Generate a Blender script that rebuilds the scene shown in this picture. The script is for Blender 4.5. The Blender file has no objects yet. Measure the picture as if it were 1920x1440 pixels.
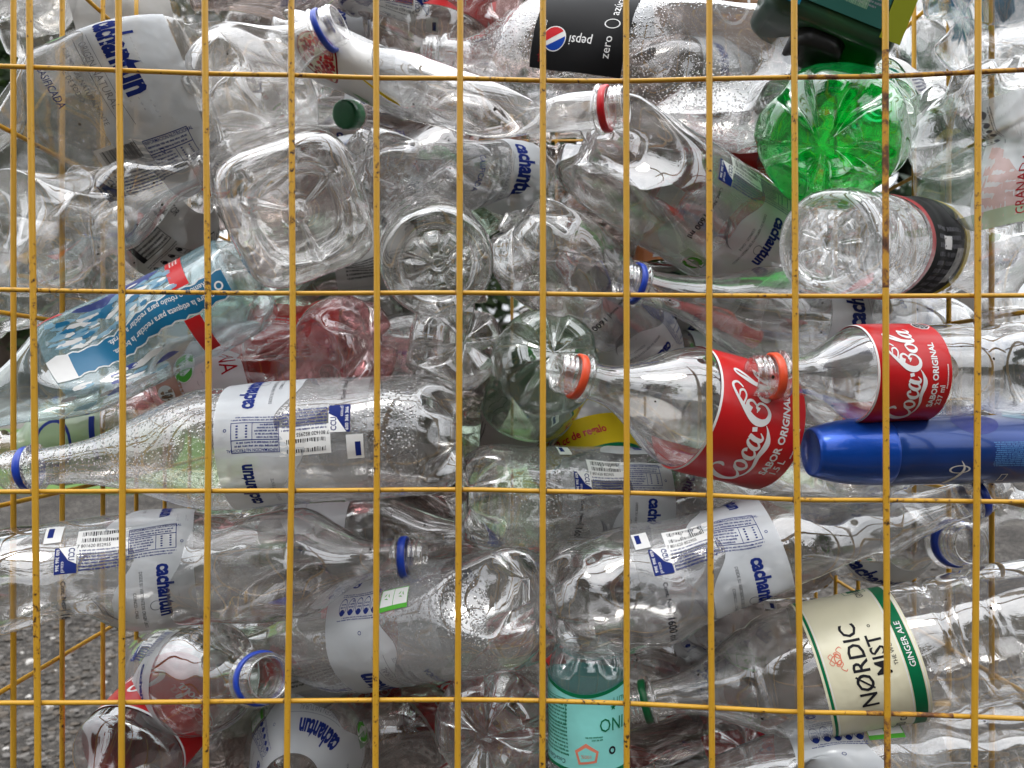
import bpy, bmesh, math, random
import numpy as np
from mathutils import Vector, Matrix
PI = math.pi
SC = bpy.context.scene
COL = SC.collection
random.seed(7)
# ------------------------------------------------------------------ camera
F = 1450.0                      # focal length in pixels of the 1920 px wide photograph
CZ = 1.0
cam = bpy.data.cameras.new('camera'); cam.sensor_width = 36.0; cam.lens = 36.0 * F / 1920
cam.clip_start = 0.02; cam.clip_end = 500
cam.dof.use_dof = True; cam.dof.focus_distance = 0.57; cam.dof.aperture_fstop = 11
camo = bpy.data.objects.new('camera', cam); COL.objects.link(camo)
camo.location = (0, 0, CZ); camo.rotation_euler = (PI / 2, 0, 0); SC.camera = camo
def P(px, py, d): return Vector((d * (px - 960) / F, d, CZ - d * (py - 720) / F))
# ------------------------------------------------------------------ sky, sun, exposure
EL, ROT = math.radians(62), math.radians(200)
W = bpy.data.worlds.new('World'); SC.world = W; W.use_nodes = True
nt = W.node_tree; nt.nodes.clear()
N = nt.nodes.new; Lk = nt.links.new
sky = N('ShaderNodeTexSky'); sky.sky_type = 'NISHITA'; sky.sun_disc = False
sky.sun_elevation = EL; sky.sun_rotation = ROT; sky.air_density = 1.0; sky.dust_density = 3.0
tc = N('ShaderNodeTexCoord'); mp = N('ShaderNodeMapping'); mp.inputs['Scale'].default_value = (1, 1, 2.2)
nz = N('ShaderNodeTexNoise'); nz.inputs['Scale'].default_value = 2.6; nz.inputs['Detail'].default_value = 5; nz.inputs['Roughness'].default_value = .55
cr = N('ShaderNodeValToRGB'); cr.color_ramp.elements[0].position = .3; cr.color_ramp.elements[1].position = .62
cr.color_ramp.elements[0].color = (11, 11.5, 12.2, 1); cr.color_ramp.elements[1].color = (19, 19.3, 19.8, 1)
mx = N('ShaderNodeMixRGB'); mx.inputs[0].default_value = .88
bg = N('ShaderNodeBackground'); bg.inputs[1].default_value = .15
wo = N('ShaderNodeOutputWorld')
Lk(tc.outputs['Generated'], mp.inputs[0]); Lk(mp.outputs[0], nz.inputs['Vector']); Lk(nz.outputs[0], cr.inputs[0])
Lk(sky.outputs[0], mx.inputs[1]); Lk(cr.outputs[0], mx.inputs[2]); 
sx_ = N('ShaderNodeSeparateXYZ'); Lk(tc.outputs['Generated'], sx_.inputs[0])
gr = N('ShaderNodeMapRange'); gr.inputs[1].default_value = 0; gr.inputs[2].default_value = .9; gr.inputs[3].default_value = .34; gr.inputs[4].default_value = 1.7; Lk(sx_.outputs['Z'], gr.inputs[0])
vm = N('ShaderNodeVectorMath'); vm.operation = 'SCALE'; Lk(mx.outputs[0], vm.inputs[0]); Lk(gr.outputs[0], vm.inputs['Scale']); Lk(vm.outputs[0], bg.inputs[0]); Lk(bg.outputs[0], wo.inputs[0])
sun = bpy.data.lights.new('sun', 'SUN'); sun.energy = .7; sun.angle = math.radians(14); sun.color = (1, .97, .93)
suno = bpy.data.objects.new('sun', sun); COL.objects.link(suno)
# light travels from behind the camera, high up
suno.rotation_euler = (math.radians(90 - 62), 0, math.radians(-20))
SC.view_settings.view_transform = 'Standard'; SC.view_settings.look = 'None'
SC.view_settings.exposure = -0.02; SC.view_settings.gamma = 1.0; SC.view_settings.use_curve_mapping = False
cy = SC.cycles
cy.max_bounces = 14; cy.diffuse_bounces = 3; cy.glossy_bounces = 4; cy.transmission_bounces = 12; cy.transparent_max_bounces = 48
cy.caustics_reflective = False; cy.use_adaptive_sampling = True; cy.adaptive_threshold = .02; cy.use_denoising = True
# ------------------------------------------------------------------ materials
def newmat(name):
    m = bpy.data.materials.new(name); m.use_nodes = True; m.node_tree.nodes.clear()
    return m, m.node_tree.nodes.new, m.node_tree.links.new
def mk_solid(name, col, rough=.45, coat=0.0, bump=0, scale=200, metal=0, vary=0, spots=None):
    m, N, L = newmat(name)
    o = N('ShaderNodeOutputMaterial'); p = N('ShaderNodeBsdfPrincipled')
    p.inputs['Base Color'].default_value = (*col, 1); p.inputs['Roughness'].default_value = rough
    p.inputs['Specular IOR Level'].default_value = .08 if name.endswith('_ink') else .2 if max(col) < .03 else .4
    p.inputs['Coat Weight'].default_value = coat; p.inputs['Metallic'].default_value = metal
    L(p.outputs[0], o.inputs[0])
    t = N('ShaderNodeTexCoord')
    if vary or spots:
        n = N('ShaderNodeTexNoise'); n.inputs['Scale'].default_value = scale * .2; n.inputs['Detail'].default_value = 6
        L(t.outputs['Object'], n.inputs['Vector'])
        r = N('ShaderNodeValToRGB'); r.color_ramp.elements[0].position = .35; r.color_ramp.elements[1].position = .65
        d = spots or tuple(c * (1 - vary) for c in col)
        r.color_ramp.elements[0].color = (*d, 1); r.color_ramp.elements[1].color = (*col, 1)
        L(n.outputs[0], r.inputs[0]); L(r.outputs[0], p.inputs['Base Color'])
    if bump:
        n2 = N('ShaderNodeTexNoise'); n2.inputs['Scale'].default_value = scale; n2.inputs['Detail'].default_value = 4
        b = N('ShaderNodeBump'); b.inputs['Strength'].default_value = bump; b.inputs['Distance'].default_value = .001
        L(t.outputs['Object'], n2.inputs['Vector']); L(n2.outputs[0], b.inputs['Height']); L(b.outputs[0], p.inputs['Normal'])
    return m
def mk_film(name, col, alpha, rough=.35):
    """printed plastic film that lets some of what lies behind through"""
    m, N, L = newmat(name)
    o = N('ShaderNodeOutputMaterial'); p = N('ShaderNodeBsdfPrincipled'); t = N('ShaderNodeBsdfTransparent'); mix = N('ShaderNodeMixShader')
    p.inputs['Base Color'].default_value = (*col, 1); p.inputs['Roughness'].default_value = rough
    t.inputs[0].default_value = (.93, .93, .93, 1)
    tcn = N('ShaderNodeTexCoord'); n = N('ShaderNodeTexNoise'); n.inputs['Scale'].default_value = 28; n.inputs['Detail'].default_value = 3
    b = N('ShaderNodeBump'); b.inputs['Strength'].default_value = .6; b.inputs['Distance'].default_value = .004
    L(tcn.outputs['Object'], n.inputs['Vector']); L(n.outputs[0], b.inputs['Height']); L(b.outputs[0], p.inputs['Normal'])
    mix.inputs[0].default_value = alpha
    L(t.outputs[0], mix.inputs[1]); L(p.outputs[0], mix.inputs[2]); L(mix.outputs[0], o.inputs[0])
    return m
def mk_pet(name, tint=(.96, .955, .95), edge=(.62, .61, .60), haze=.045, refr=.24, dew=0.0, rough=.03, hazecol=(.75, .74, .72), dirt=.0, dsc=(330, 130), drad=(.48, .3), speck=False, ior=1.07, wave=.4):
    """thin clear plastic wall: transparent, mirror-like towards grazing angles, slightly hazy and dusty"""
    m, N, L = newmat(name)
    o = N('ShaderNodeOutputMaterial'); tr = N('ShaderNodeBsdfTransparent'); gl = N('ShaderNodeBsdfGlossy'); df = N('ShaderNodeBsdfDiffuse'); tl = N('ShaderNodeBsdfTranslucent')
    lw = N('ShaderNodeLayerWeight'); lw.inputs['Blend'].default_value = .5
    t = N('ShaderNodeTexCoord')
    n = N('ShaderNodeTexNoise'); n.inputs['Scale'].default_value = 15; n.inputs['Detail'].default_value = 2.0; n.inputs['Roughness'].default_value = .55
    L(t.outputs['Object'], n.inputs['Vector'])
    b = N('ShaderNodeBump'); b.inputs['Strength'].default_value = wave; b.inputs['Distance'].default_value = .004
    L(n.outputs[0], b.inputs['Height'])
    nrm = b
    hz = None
    if dew:
        v = N('ShaderNodeTexVoronoi'); v.inputs['Scale'].default_value = dsc[0]; v.inputs['Randomness'].default_value = 1
        v2 = N('ShaderNodeTexVoronoi'); v2.inputs['Scale'].default_value = dsc[1]
        for q in (v, v2): L(t.outputs['Object'], q.inputs['Vector'])
        def drop(vn, r):
            a = N('ShaderNodeMapRange'); a.inputs[1].default_value = 0; a.inputs[2].default_value = r; a.inputs[3].default_value = 1; a.inputs[4].default_value = 0; a.interpolation_type = 'SMOOTHSTEP'
            L(vn.outputs['Distance'], a.inputs[0]); return a
        a1, a2 = drop(v, drad[0]), drop(v2, drad[1])
        ad = N('ShaderNodeMath'); ad.operation = 'MAXIMUM'; L(a1.outputs[0], ad.inputs[0]); L(a2.outputs[0], ad.inputs[1])
        mk = N('ShaderNodeTexNoise'); mk.inputs['Scale'].default_value = 14; L(t.outputs['Object'], mk.inputs['Vector'])
        mr = N('ShaderNodeMapRange'); mr.inputs[1].default_value = .36; mr.inputs[2].default_value = .52; L(mk.outputs[0], mr.inputs[0])
        mu = N('ShaderNodeMath'); mu.operation = 'MULTIPLY'; L(ad.outputs[0], mu.inputs[0]); L(mr.outputs[0], mu.inputs[1])
        b2 = N('ShaderNodeBump'); b2.inputs['Strength'].default_value = 1.0; b2.inputs['Distance'].default_value = .0006
        L(mu.outputs[0], b2.inputs['Height']); L(b.outputs[0], b2.inputs['Normal']); nrm = b2
        hz = N('ShaderNodeMath'); hz.operation = 'MULTIPLY_ADD'; L(mu.outputs[0], hz.inputs[0]); hz.inputs[1].default_value = dew; hz.inputs[2].default_value = haze
    L(nrm.outputs[0], gl.inputs['Normal'])
    gl.inputs['Roughness'].default_value = rough; gl.inputs[0].default_value = (1, 1, 1, 1)
    # edge tint
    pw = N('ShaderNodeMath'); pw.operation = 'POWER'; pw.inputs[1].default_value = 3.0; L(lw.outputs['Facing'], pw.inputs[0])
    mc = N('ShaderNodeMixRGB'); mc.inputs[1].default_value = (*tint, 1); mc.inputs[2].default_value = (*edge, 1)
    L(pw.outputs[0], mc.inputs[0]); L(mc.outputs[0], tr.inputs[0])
    # fresnel of a two-sided thin wall
    lw2 = N('ShaderNodeLayerWeight'); lw2.inputs['Blend'].default_value = .5; L(nrm.outputs[0], lw2.inputs['Normal'])
    pf = N('ShaderNodeMath'); pf.operation = 'POWER'; pf.inputs[1].default_value = 2.5; L(lw2.outputs['Facing'], pf.inputs[0])
    ma = N('ShaderNodeMath'); ma.operation = 'MULTIPLY_ADD'; ma.inputs[1].default_value = .75; ma.inputs[2].default_value = .165; L(pf.outputs[0], ma.inputs[0])
    if refr:
        rf = N('ShaderNodeBsdfRefraction'); rf.inputs['IOR'].default_value = ior; rf.inputs['Roughness'].default_value = 0; L(mc.outputs[0], rf.inputs[0]); L(b.outputs[0], rf.inputs['Normal'])
        mt = N('ShaderNodeMixShader'); mt.inputs[0].default_value = refr; L(tr.outputs[0], mt.inputs[1]); L(rf.outputs[0], mt.inputs[2])
    else: mt = tr
    m1 = N('ShaderNodeMixShader'); L(ma.outputs[0], m1.inputs[0]); L(mt.outputs[0], m1.inputs[1]); L(gl.outputs[0], m1.inputs[2])
    # dust / haze, seen as faint diffuse
    df.inputs[0].default_value = (*hazecol, 1); tl.inputs[0].default_value = (*hazecol, 1)
    L(nrm.outputs[0], df.inputs['Normal'])
    ms = N('ShaderNodeMixShader'); ms.inputs[0].default_value = .5; L(df.outputs[0], ms.inputs[1]); L(tl.outputs[0], ms.inputs[2])
    m2 = N('ShaderNodeMixShader')
    if hz is not None: L(hz.outputs[0], m2.inputs[0])
    else:
        n3 = N('ShaderNodeTexNoise'); n3.inputs['Scale'].default_value = 60; n3.inputs['Detail'].default_value = 8; n3.inputs['Roughness'].default_value = .7
        L(t.outputs['Object'], n3.inputs['Vector'])
        mr3 = N('ShaderNodeMapRange'); mr3.inputs[1].default_value = .4; mr3.inputs[2].default_value = .75; mr3.inputs[3].default_value = haze * .6; mr3.inputs[4].default_value = haze * 2.0 + dirt
        L(n3.outputs[0], mr3.inputs[0]); L(mr3.outputs[0], m2.inputs[0])
    L(m1.outputs[0], m2.inputs[1]); L(ms.outputs[0], m2.inputs[2])
    if speck:
        vs = N('ShaderNodeTexVoronoi'); vs.inputs['Scale'].default_value = 95; L(t.outputs['Object'], vs.inputs['Vector'])
        sc1 = N('ShaderNodeSeparateColor'); L(vs.outputs['Color'], sc1.inputs[0])
        th1 = N('ShaderNodeMath'); th1.operation = 'MULTIPLY'; L(sc1.outputs[0], th1.inputs[0]); th1.inputs[1].default_value = .13
        lt = N('ShaderNodeMath'); lt.operation = 'LESS_THAN'; L(vs.outputs['Distance'], lt.inputs[0]); L(th1.outputs[0], lt.inputs[1])
        g2 = N('ShaderNodeMath'); g2.operation = 'GREATER_THAN'; L(sc1.outputs[1], g2.inputs[0]); g2.inputs[1].default_value = .72
        mm = N('ShaderNodeMath'); mm.operation = 'MULTIPLY'; L(lt.outputs[0], mm.inputs[0]); L(g2.outputs[0], mm.inputs[1])
        dk = N('ShaderNodeBsdfDiffuse'); dk.inputs[0].default_value = (.035, .028, .022, 1); m3 = N('ShaderNodeMixShader'); L(mm.outputs[0], m3.inputs[0]); L(m2.outputs[0], m3.inputs[1]); L(dk.outputs[0], m3.inputs[2]); L(m3.outputs[0], o.inputs[0])
    else: L(m2.outputs[0], o.inputs[0])
    return m
M = {}
M['clear'] = mk_pet('clear_plastic', speck=True)
M['dewy'] = mk_pet('clear_plastic_with_droplets', haze=.07, dew=.36, hazecol=(.85, .85, .85), dsc=(420, 170), drad=(.42, .26))
M['dusty'] = mk_pet('dusty_clear_plastic', tint=(.94, .93, .915), edge=(.42, .41, .39), haze=.05, dirt=.06, hazecol=(.5, .46, .42))
M['deep'] = mk_pet('shaded_clear_plastic', tint=(.66, .61, .59), edge=(.26, .23, .22), haze=.08, dirt=.06, hazecol=(.44, .36, .34), refr=0)  # clear plastic with a darkened tint, standing in for shade inside the heap
M['droplet'] = mk_pet('clear_plastic_with_large_droplets', haze=.04, dew=.16, hazecol=(.8, .8, .8), dsc=(190, 85), drad=(.30, .24))
M['thick'] = mk_pet('thick_clear_base', tint=(.93, .93, .925), edge=(.5, .5, .5), haze=.02, refr=.6, ior=1.17, wave=.12)
M['green'] = mk_pet('green_plastic', tint=(.02, .66, .16), edge=(.0, .22, .04), haze=.16, hazecol=(.01, .62, .14), rough=.05)
M['palegreen'] = mk_pet('pale_green_plastic', tint=(.86, .95, .87), edge=(.28, .5, .3), haze=.06, hazecol=(.4, .6, .42))
M['aqua'] = mk_pet('bluish_clear_plastic', tint=(.90, .96, .965), edge=(.5, .64, .66), haze=.07, hazecol=(.6, .72, .76))
M['pink'] = mk_pet('pinkish_clear_plastic', tint=(.95, .86, .84), edge=(.6, .42, .40), haze=.08, hazecol=(.6, .45, .42))
M['red_pet'] = mk_pet('red_tinted_plastic', tint=(.95, .66, .67), edge=(.55, .3, .3), haze=.10, hazecol=(.62, .26, .27))
M['amber'] = mk_pet('amber_drink', tint=(.65, .30, .10), edge=(.3, .1, .03), haze=.05, hazecol=(.4, .15, .04))
M['film'] = mk_film('clear_label_film', (.80, .82, .84), .13)
M['white'] = mk_film('white_label_film', (.78, .82, .86), .52)
M['whiteop'] = mk_film('opaque_white_label', (.80, .80, .79), .96)
M['greyop'] = mk_film('grey_label', (.42, .41, .39), .9)
M['navy'] = mk_solid('navy_ink', (.012, .025, .16), .5)
M['ink'] = mk_solid('black_ink', (.02, .02, .025), .5)
M['grey'] = mk_solid('grey_ink', (.16, .16, .18), .5)
M['red'] = mk_solid('red_label', (.66, .010, .014), .36, .15, .45, 45, vary=.22)
M['darkred'] = mk_solid('dark_red_ink', (.30, .01, .02), .4)
M['redtr'] = mk_film('translucent_red_film', (.55, .02, .03), .6)
M['black'] = mk_solid('black_label', (.003, .003, .004), .6)
M['wink'] = mk_solid('white_ink', (.82, .82, .82), .45)
M['blueink'] = mk_solid('blue_ink', (.01, .06, .38), .45)
M['green_ink'] = mk_solid('green_ink', (.10, .42, .05), .45)
M['dkgreen'] = mk_solid('dark_green_ink', (.005, .15, .06), .4)
M['cream'] = mk_film('cream_label', (.80, .76, .56), .96)
M['aqualab'] = mk_film('aqua_label', (.25, .68, .63), .96)
M['yellow'] = mk_solid('yellow_ink', (.75, .55, .02), .45)
M['bluelab'] = mk_solid('cyan_blue_label', (.006, .15, .30), .4, .1)
M['icelab'] = mk_film('ice_blue_film', (.30, .58, .78), .55)
M['deepblue'] = mk_film('deep_blue_film', (.02, .04, .28), .75)
M['peach'] = mk_film('peach_film', (.72, .45, .42), .5)
M['orange'] = mk_solid('orange_plastic', (.70, .13, .02), .4, .1, .2, 40)
M['brown'] = mk_film('brown_film', (.35, .19, .10), .7)
M['palegrn_film'] = mk_film('pale_green_film', (.35, .55, .32), .45)
M['bluering'] = mk_solid('blue_cap_plastic', (.01, .05, .42), .35, .2, .1, 300)
M['redring'] = mk_solid('red_cap_plastic', (.60, .01, .02), .35, .2, .1, 300)
M['orangering'] = mk_solid('orange_red_cap_plastic', (.80, .09, .03), .35, .2, .1, 300)
M['greenring'] = mk_solid('green_cap_plastic', (.004, .13, .04), .35, .2, .1, 300)
M['whitecap'] = mk_solid('white_plastic', (.78, .77, .73), .4, .1, .1, 100)
# ------------------------------------------------------------------ objects
def link_mesh(name, V, Fc, mats, parent=None, midx=None, smooth=True, loc=None):
    me = bpy.data.meshes.new(name)
    me.from_pydata([tuple(v) for v in V], [], [tuple(f) for f in Fc])
    for m in mats: me.materials.append(m)
    if midx is not None: me.polygons.foreach_set('material_index', np.asarray(midx, dtype=np.int32))
    if smooth: me.polygons.foreach_set('use_smooth', np.ones(len(Fc), dtype=bool))
    me.update()
    o = bpy.data.objects.new(name, me); COL.objects.link(o)
    if parent is not None: o.parent = parent
    if loc is not None: o.location = loc
    return o
def thing(name, label, cat, loc, group=None):
    o = bpy.data.objects.new(name, None); COL.objects.link(o); o.location = loc; o.empty_display_size = .02
    o['label'] = label; o['category'] = cat
    if group: o['group'] = group
    return o
# ------------------------------------------------------------------ printed labels, drawn flat in centimetres
_tc = {}
def text_mesh(s, bold=0.0, sp=1.0):
    k = (s, bold, sp)
    if k in _tc: return _tc[k]
    c = bpy.data.curves.new('t', 'FONT'); c.body = s; c.size = 1; c.resolution_u = 2; c.offset = bold; c.space_character = sp
    o = bpy.data.objects.new('t', c); COL.objects.link(o)
    me = o.evaluated_get(bpy.context.evaluated_depsgraph_get()).to_mesh()
    V = np.array([v.co[:2] for v in me.vertices]).reshape(-1, 2); Fc = [tuple(p.vertices) for p in me.polygons]
    o.evaluated_get(bpy.context.evaluated_depsgraph_get()).to_mesh_clear()
    bpy.data.objects.remove(o); bpy.data.curves.remove(c)
    _tc[k] = (V, Fc); return V, Fc
def cut2d(V, Fc, sa, sc_):
    bm = bmesh.new(); vs = [bm.verts.new((v[0], v[1], 0)) for v in V]
    for f in Fc:
        try: bm.faces.new([vs[i] for i in f])
        except ValueError: pass
    lo, hi = V.min(0), V.max(0)
    for ax, st in ((0, sa), (1, sc_)):
        no = (1, 0, 0) if ax == 0 else (0, 1, 0)
        k = math.floor(lo[ax] / st) + 1
        while k * st < hi[ax]:
            co = [0, 0, 0]; co[ax] = k * st
            bmesh.ops.bisect_plane(bm, geom=bm.verts[:] + bm.edges[:] + bm.faces[:], plane_co=co, plane_no=no, dist=1e-6)
            k += 1
    bm.verts.index_update()
    V2 = np.array([v.co[:2] for v in bm.verts]); F2 = [[v.index for v in f.verts] for f in bm.faces]
    bm.free(); return V2, F2
def smooth_line(pts, n=10):
    pts = [np.array(p, float) for p in pts]; out = []
    for i in range(len(pts) - 1):
        p0, p1, p2, p3 = pts[max(i - 1, 0)], pts[i], pts[i + 1], pts[min(i + 2, len(pts) - 1)]
        for k in range(n):
            t = k / n
            out.append(.5 * ((2 * p1) + (-p0 + p2) * t + (2 * p0 - 5 * p1 + 4 * p2 - p3) * t * t + (-p0 + 3 * p1 - 3 * p2 + p3) * t ** 3))
    out.append(pts[-1]); return np.array(out)
def ribbon(pts, n=8):
    """pts: (x, y, width) -> quad strip"""
    L = smooth_line(pts, n); d = np.gradient(L[:, :2], axis=0); d /= np.maximum(np.linalg.norm(d, axis=1, keepdims=True), 1e-9)
    nn = np.stack([-d[:, 1], d[:, 0]], 1) * np.maximum(L[:, 2:3], .002) / 2
    V = np.concatenate([L[:, :2] + nn, L[:, :2] - nn]); k = len(L)
    return V, [(i, i + 1, k + i + 1, k + i) for i in range(k - 1)]
class Design:
    def __init__(s, w, c): s.w, s.c, s.items, s.names = w, c, [], []
    def add(s, V, Fc, mat, lay, sa=.8, sc_=.4):
        if mat not in s.names: s.names.append(mat)
        V, Fc = cut2d(np.asarray(V, float), Fc, sa, sc_)
        s.items.append((V, Fc, s.names.index(mat), lay))
    def sheet(s, a0, c0, a1, c1, mat, lay=0, edge0=None, edge1=None, na=None):
        nc = max(2, int((c1 - c0) / .3)); na = na or max(1, int((a1 - a0) / .6)); V = []
        for j in range(nc + 1):
            c = c0 + (c1 - c0) * j / nc; lo = a0 + (edge0(c) if edge0 else 0); hi = a1 + (edge1(c) if edge1 else 0)
            for i in range(na + 1): V.append((lo + (hi - lo) * i / na, c))
        Fc = [(j * (na + 1) + i, j * (na + 1) + i + 1, (j + 1) * (na + 1) + i + 1, (j + 1) * (na + 1) + i) for j in range(nc) for i in range(na)]
        if mat not in s.names: s.names.append(mat)
        s.items.append((np.array(V), Fc, s.names.index(mat), lay))
    def rect(s, a0, c0, a1, c1, mat, lay=1): s.add([(a0, c0), (a1, c0), (a1, c1), (a0, c1)], [(0, 1, 2, 3)], mat, lay)
    def poly(s, pts, mat, lay=1): s.add(pts, [tuple(range(len(pts)))], mat, lay)
    def disc(s, a, c, ra, rc, mat, lay=1, n=20, r0=0):
        if r0:
            V = [(a + k * ra * math.cos(2 * PI * i / n), c + k * rc * math.sin(2 * PI * i / n)) for k in (1, r0) for i in range(n)]
            s.add(V, [(i, (i + 1) % n, n + (i + 1) % n, n + i) for i in range(n)], mat, lay)
        else: s.poly([(a + ra * math.cos(2 * PI * i / n), c + rc * math.sin(2 * PI * i / n)) for i in range(n)], mat, lay)
    def stroke(s, pts, mat, lay=1, dir='c', a=0, c=0, k=1.0):
        V, Fc = ribbon(pts); s.add(s.tr(V * k, dir, a, c), Fc, mat, lay)
    def tr(s, V, dir, a, c):
        x, y = V[:, 0], V[:, 1]
        if dir == 'c': return np.stack([a + y, c + x], 1)       # reads round the bottle, letters point to the neck
        if dir == '-c': return np.stack([a - y, c - x], 1)
        if dir == 'a': return np.stack([a + x, c - y], 1)       # reads along the bottle
        return np.stack([a - x, c + y], 1)
    def text(s, t, a, c, size, mat, dir='c', lay=2, sx=1.0, bold=0.0, sp=1.0, slant=0.0, center=False):
        V, Fc = text_mesh(t, bold, sp)
        if not len(V): return
        V = V.copy(); V[:, 0] += slant * V[:, 1]; V[:, 0] *= sx; V *= size / .72
        if center: V[:, 0] -= V[:, 0].max() / 2
        s.add(s.tr(V, dir, a, c), Fc, mat, lay)
    def lines(s, a0, c0, a1, c1, rows, mat, lay=2, fill=.55, seed=1, dir='a', word=.35):
        """rows of tiny print, each word a short bar with breaks"""
        rr = random.Random(seed); V = []; Fc = []
        h = (c1 - c0) / rows if dir == 'a' else (a1 - a0) / rows
        for r in range(rows):
            x = a0 if dir == 'a' else c0; end = (a1 if dir == 'a' else c1) - (rr.random() * .6 if r == rows - 1 else rr.random() * .08)
            while x < end:
                w = min(rr.uniform(.3, 1) * word, end - x); y = (c0 if dir == 'a' else a0) + h * r
                xx = x
                while xx < x + w - .02:
                    ww = rr.uniform(.03, .07); q0, q1 = y + h * rr.uniform(.12, .25), y + h * (fill + rr.uniform(.05, .2))
                    k = len(V)
                    b = [(xx, q0), (xx + ww, q0), (xx + ww, q1), (xx, q1)]
                    V += b if dir == 'a' else [(q, p) for p, q in b]; Fc.append((k, k + 1, k + 2, k + 3)); xx += ww + .022
                x += w + .06
        if mat not in s.names: s.names.append(mat)
        s.items.append((np.array(V), Fc, s.names.index(mat), lay))
    def barcode(s, a, c, w, h, mat='ink', seed=3, digits=None, dir='a'):
        rr = random.Random(seed); x = 0; V = []; Fc = []
        while x < w:
            b = rr.choice((.03, .03, .05, .08)) * w / 2.4; k = len(V)
            V += [(x, 0), (min(x + b, w), 0), (min(x + b, w), h), (x, h)]; Fc.append((k, k + 1, k + 2, k + 3)); x += b + rr.choice((.03, .04, .06)) * w / 2.4
        V = s.tr(np.array(V), dir, a, c)
        if mat not in s.names: s.names.append(mat)
        s.items.append((V, Fc, s.names.index(mat), 3))
        if digits:
            q = s.tr(np.array([[-.28, -.42]]), dir, a, c)[0]; s.text(digits, q[0], q[1], .27, mat, dir, 3, sx=w / (len(digits) * .21), bold=.005)
    def frame(s, a0, c0, a1, c1, t, mat, lay=3):
        s.rect(a0, c0, a1, c0 + t, mat, lay); s.rect(a0, c1 - t, a1, c1, mat, lay); s.rect(a0, c0, a0 + t, c1, mat, lay); s.rect(a1 - t, c0, a1, c1, mat, lay)
    def swirl(s, a, c, r, mat='green_ink', word='RECÍCLAME'):
        """round recycling mark made of two arrows"""
        s.disc(a, c, r * 1.12, r * 1.12, 'whiteop', 2)
        for h in (0, PI):
            pts = [(a + r * .85 * math.cos(h + t), c + r * .85 * math.sin(h + t), w) for t, w in ((.1, .06 * r), (.7, .42 * r), (1.5, .42 * r), (2.2, .34 * r))]
            V, Fc = ribbon(pts); s.add(V, Fc, mat, 3)
            t = 2.2; e = lambda q, tt: (a + q * r * math.cos(h + tt), c + q * r * math.sin(h + tt))
            s.poly([e(.55, t), e(1.2, t), e(.95, t + .6)], mat, 3)
        s.text(word, a - .1 * r, c - .62 * r, .26 * r, mat, 'c', 3, sx=.8)
    def pills(s, a, c, n=5, w=.82, h=1.5, col='navy', dir='a'):
        for i in range(n):
            x = a + i * w
            s.disc(x + .4, c + h * .5, .37, h * .5, col, 3, 22, .88); s.disc(x + .4, c + h * .2, .24, .24, col, 3, 14)
            s.lines(x + .16, c + h * .4, x + .66, c + h * .9, 3, col, 3, seed=i)
        s.lines(a, c - .4, a + n * w, c - .05, 2, col, 3, seed=21); s.lines(a, c + h + .08, a + n * w, c + h + .45, 2, col, 3, seed=22)
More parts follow.
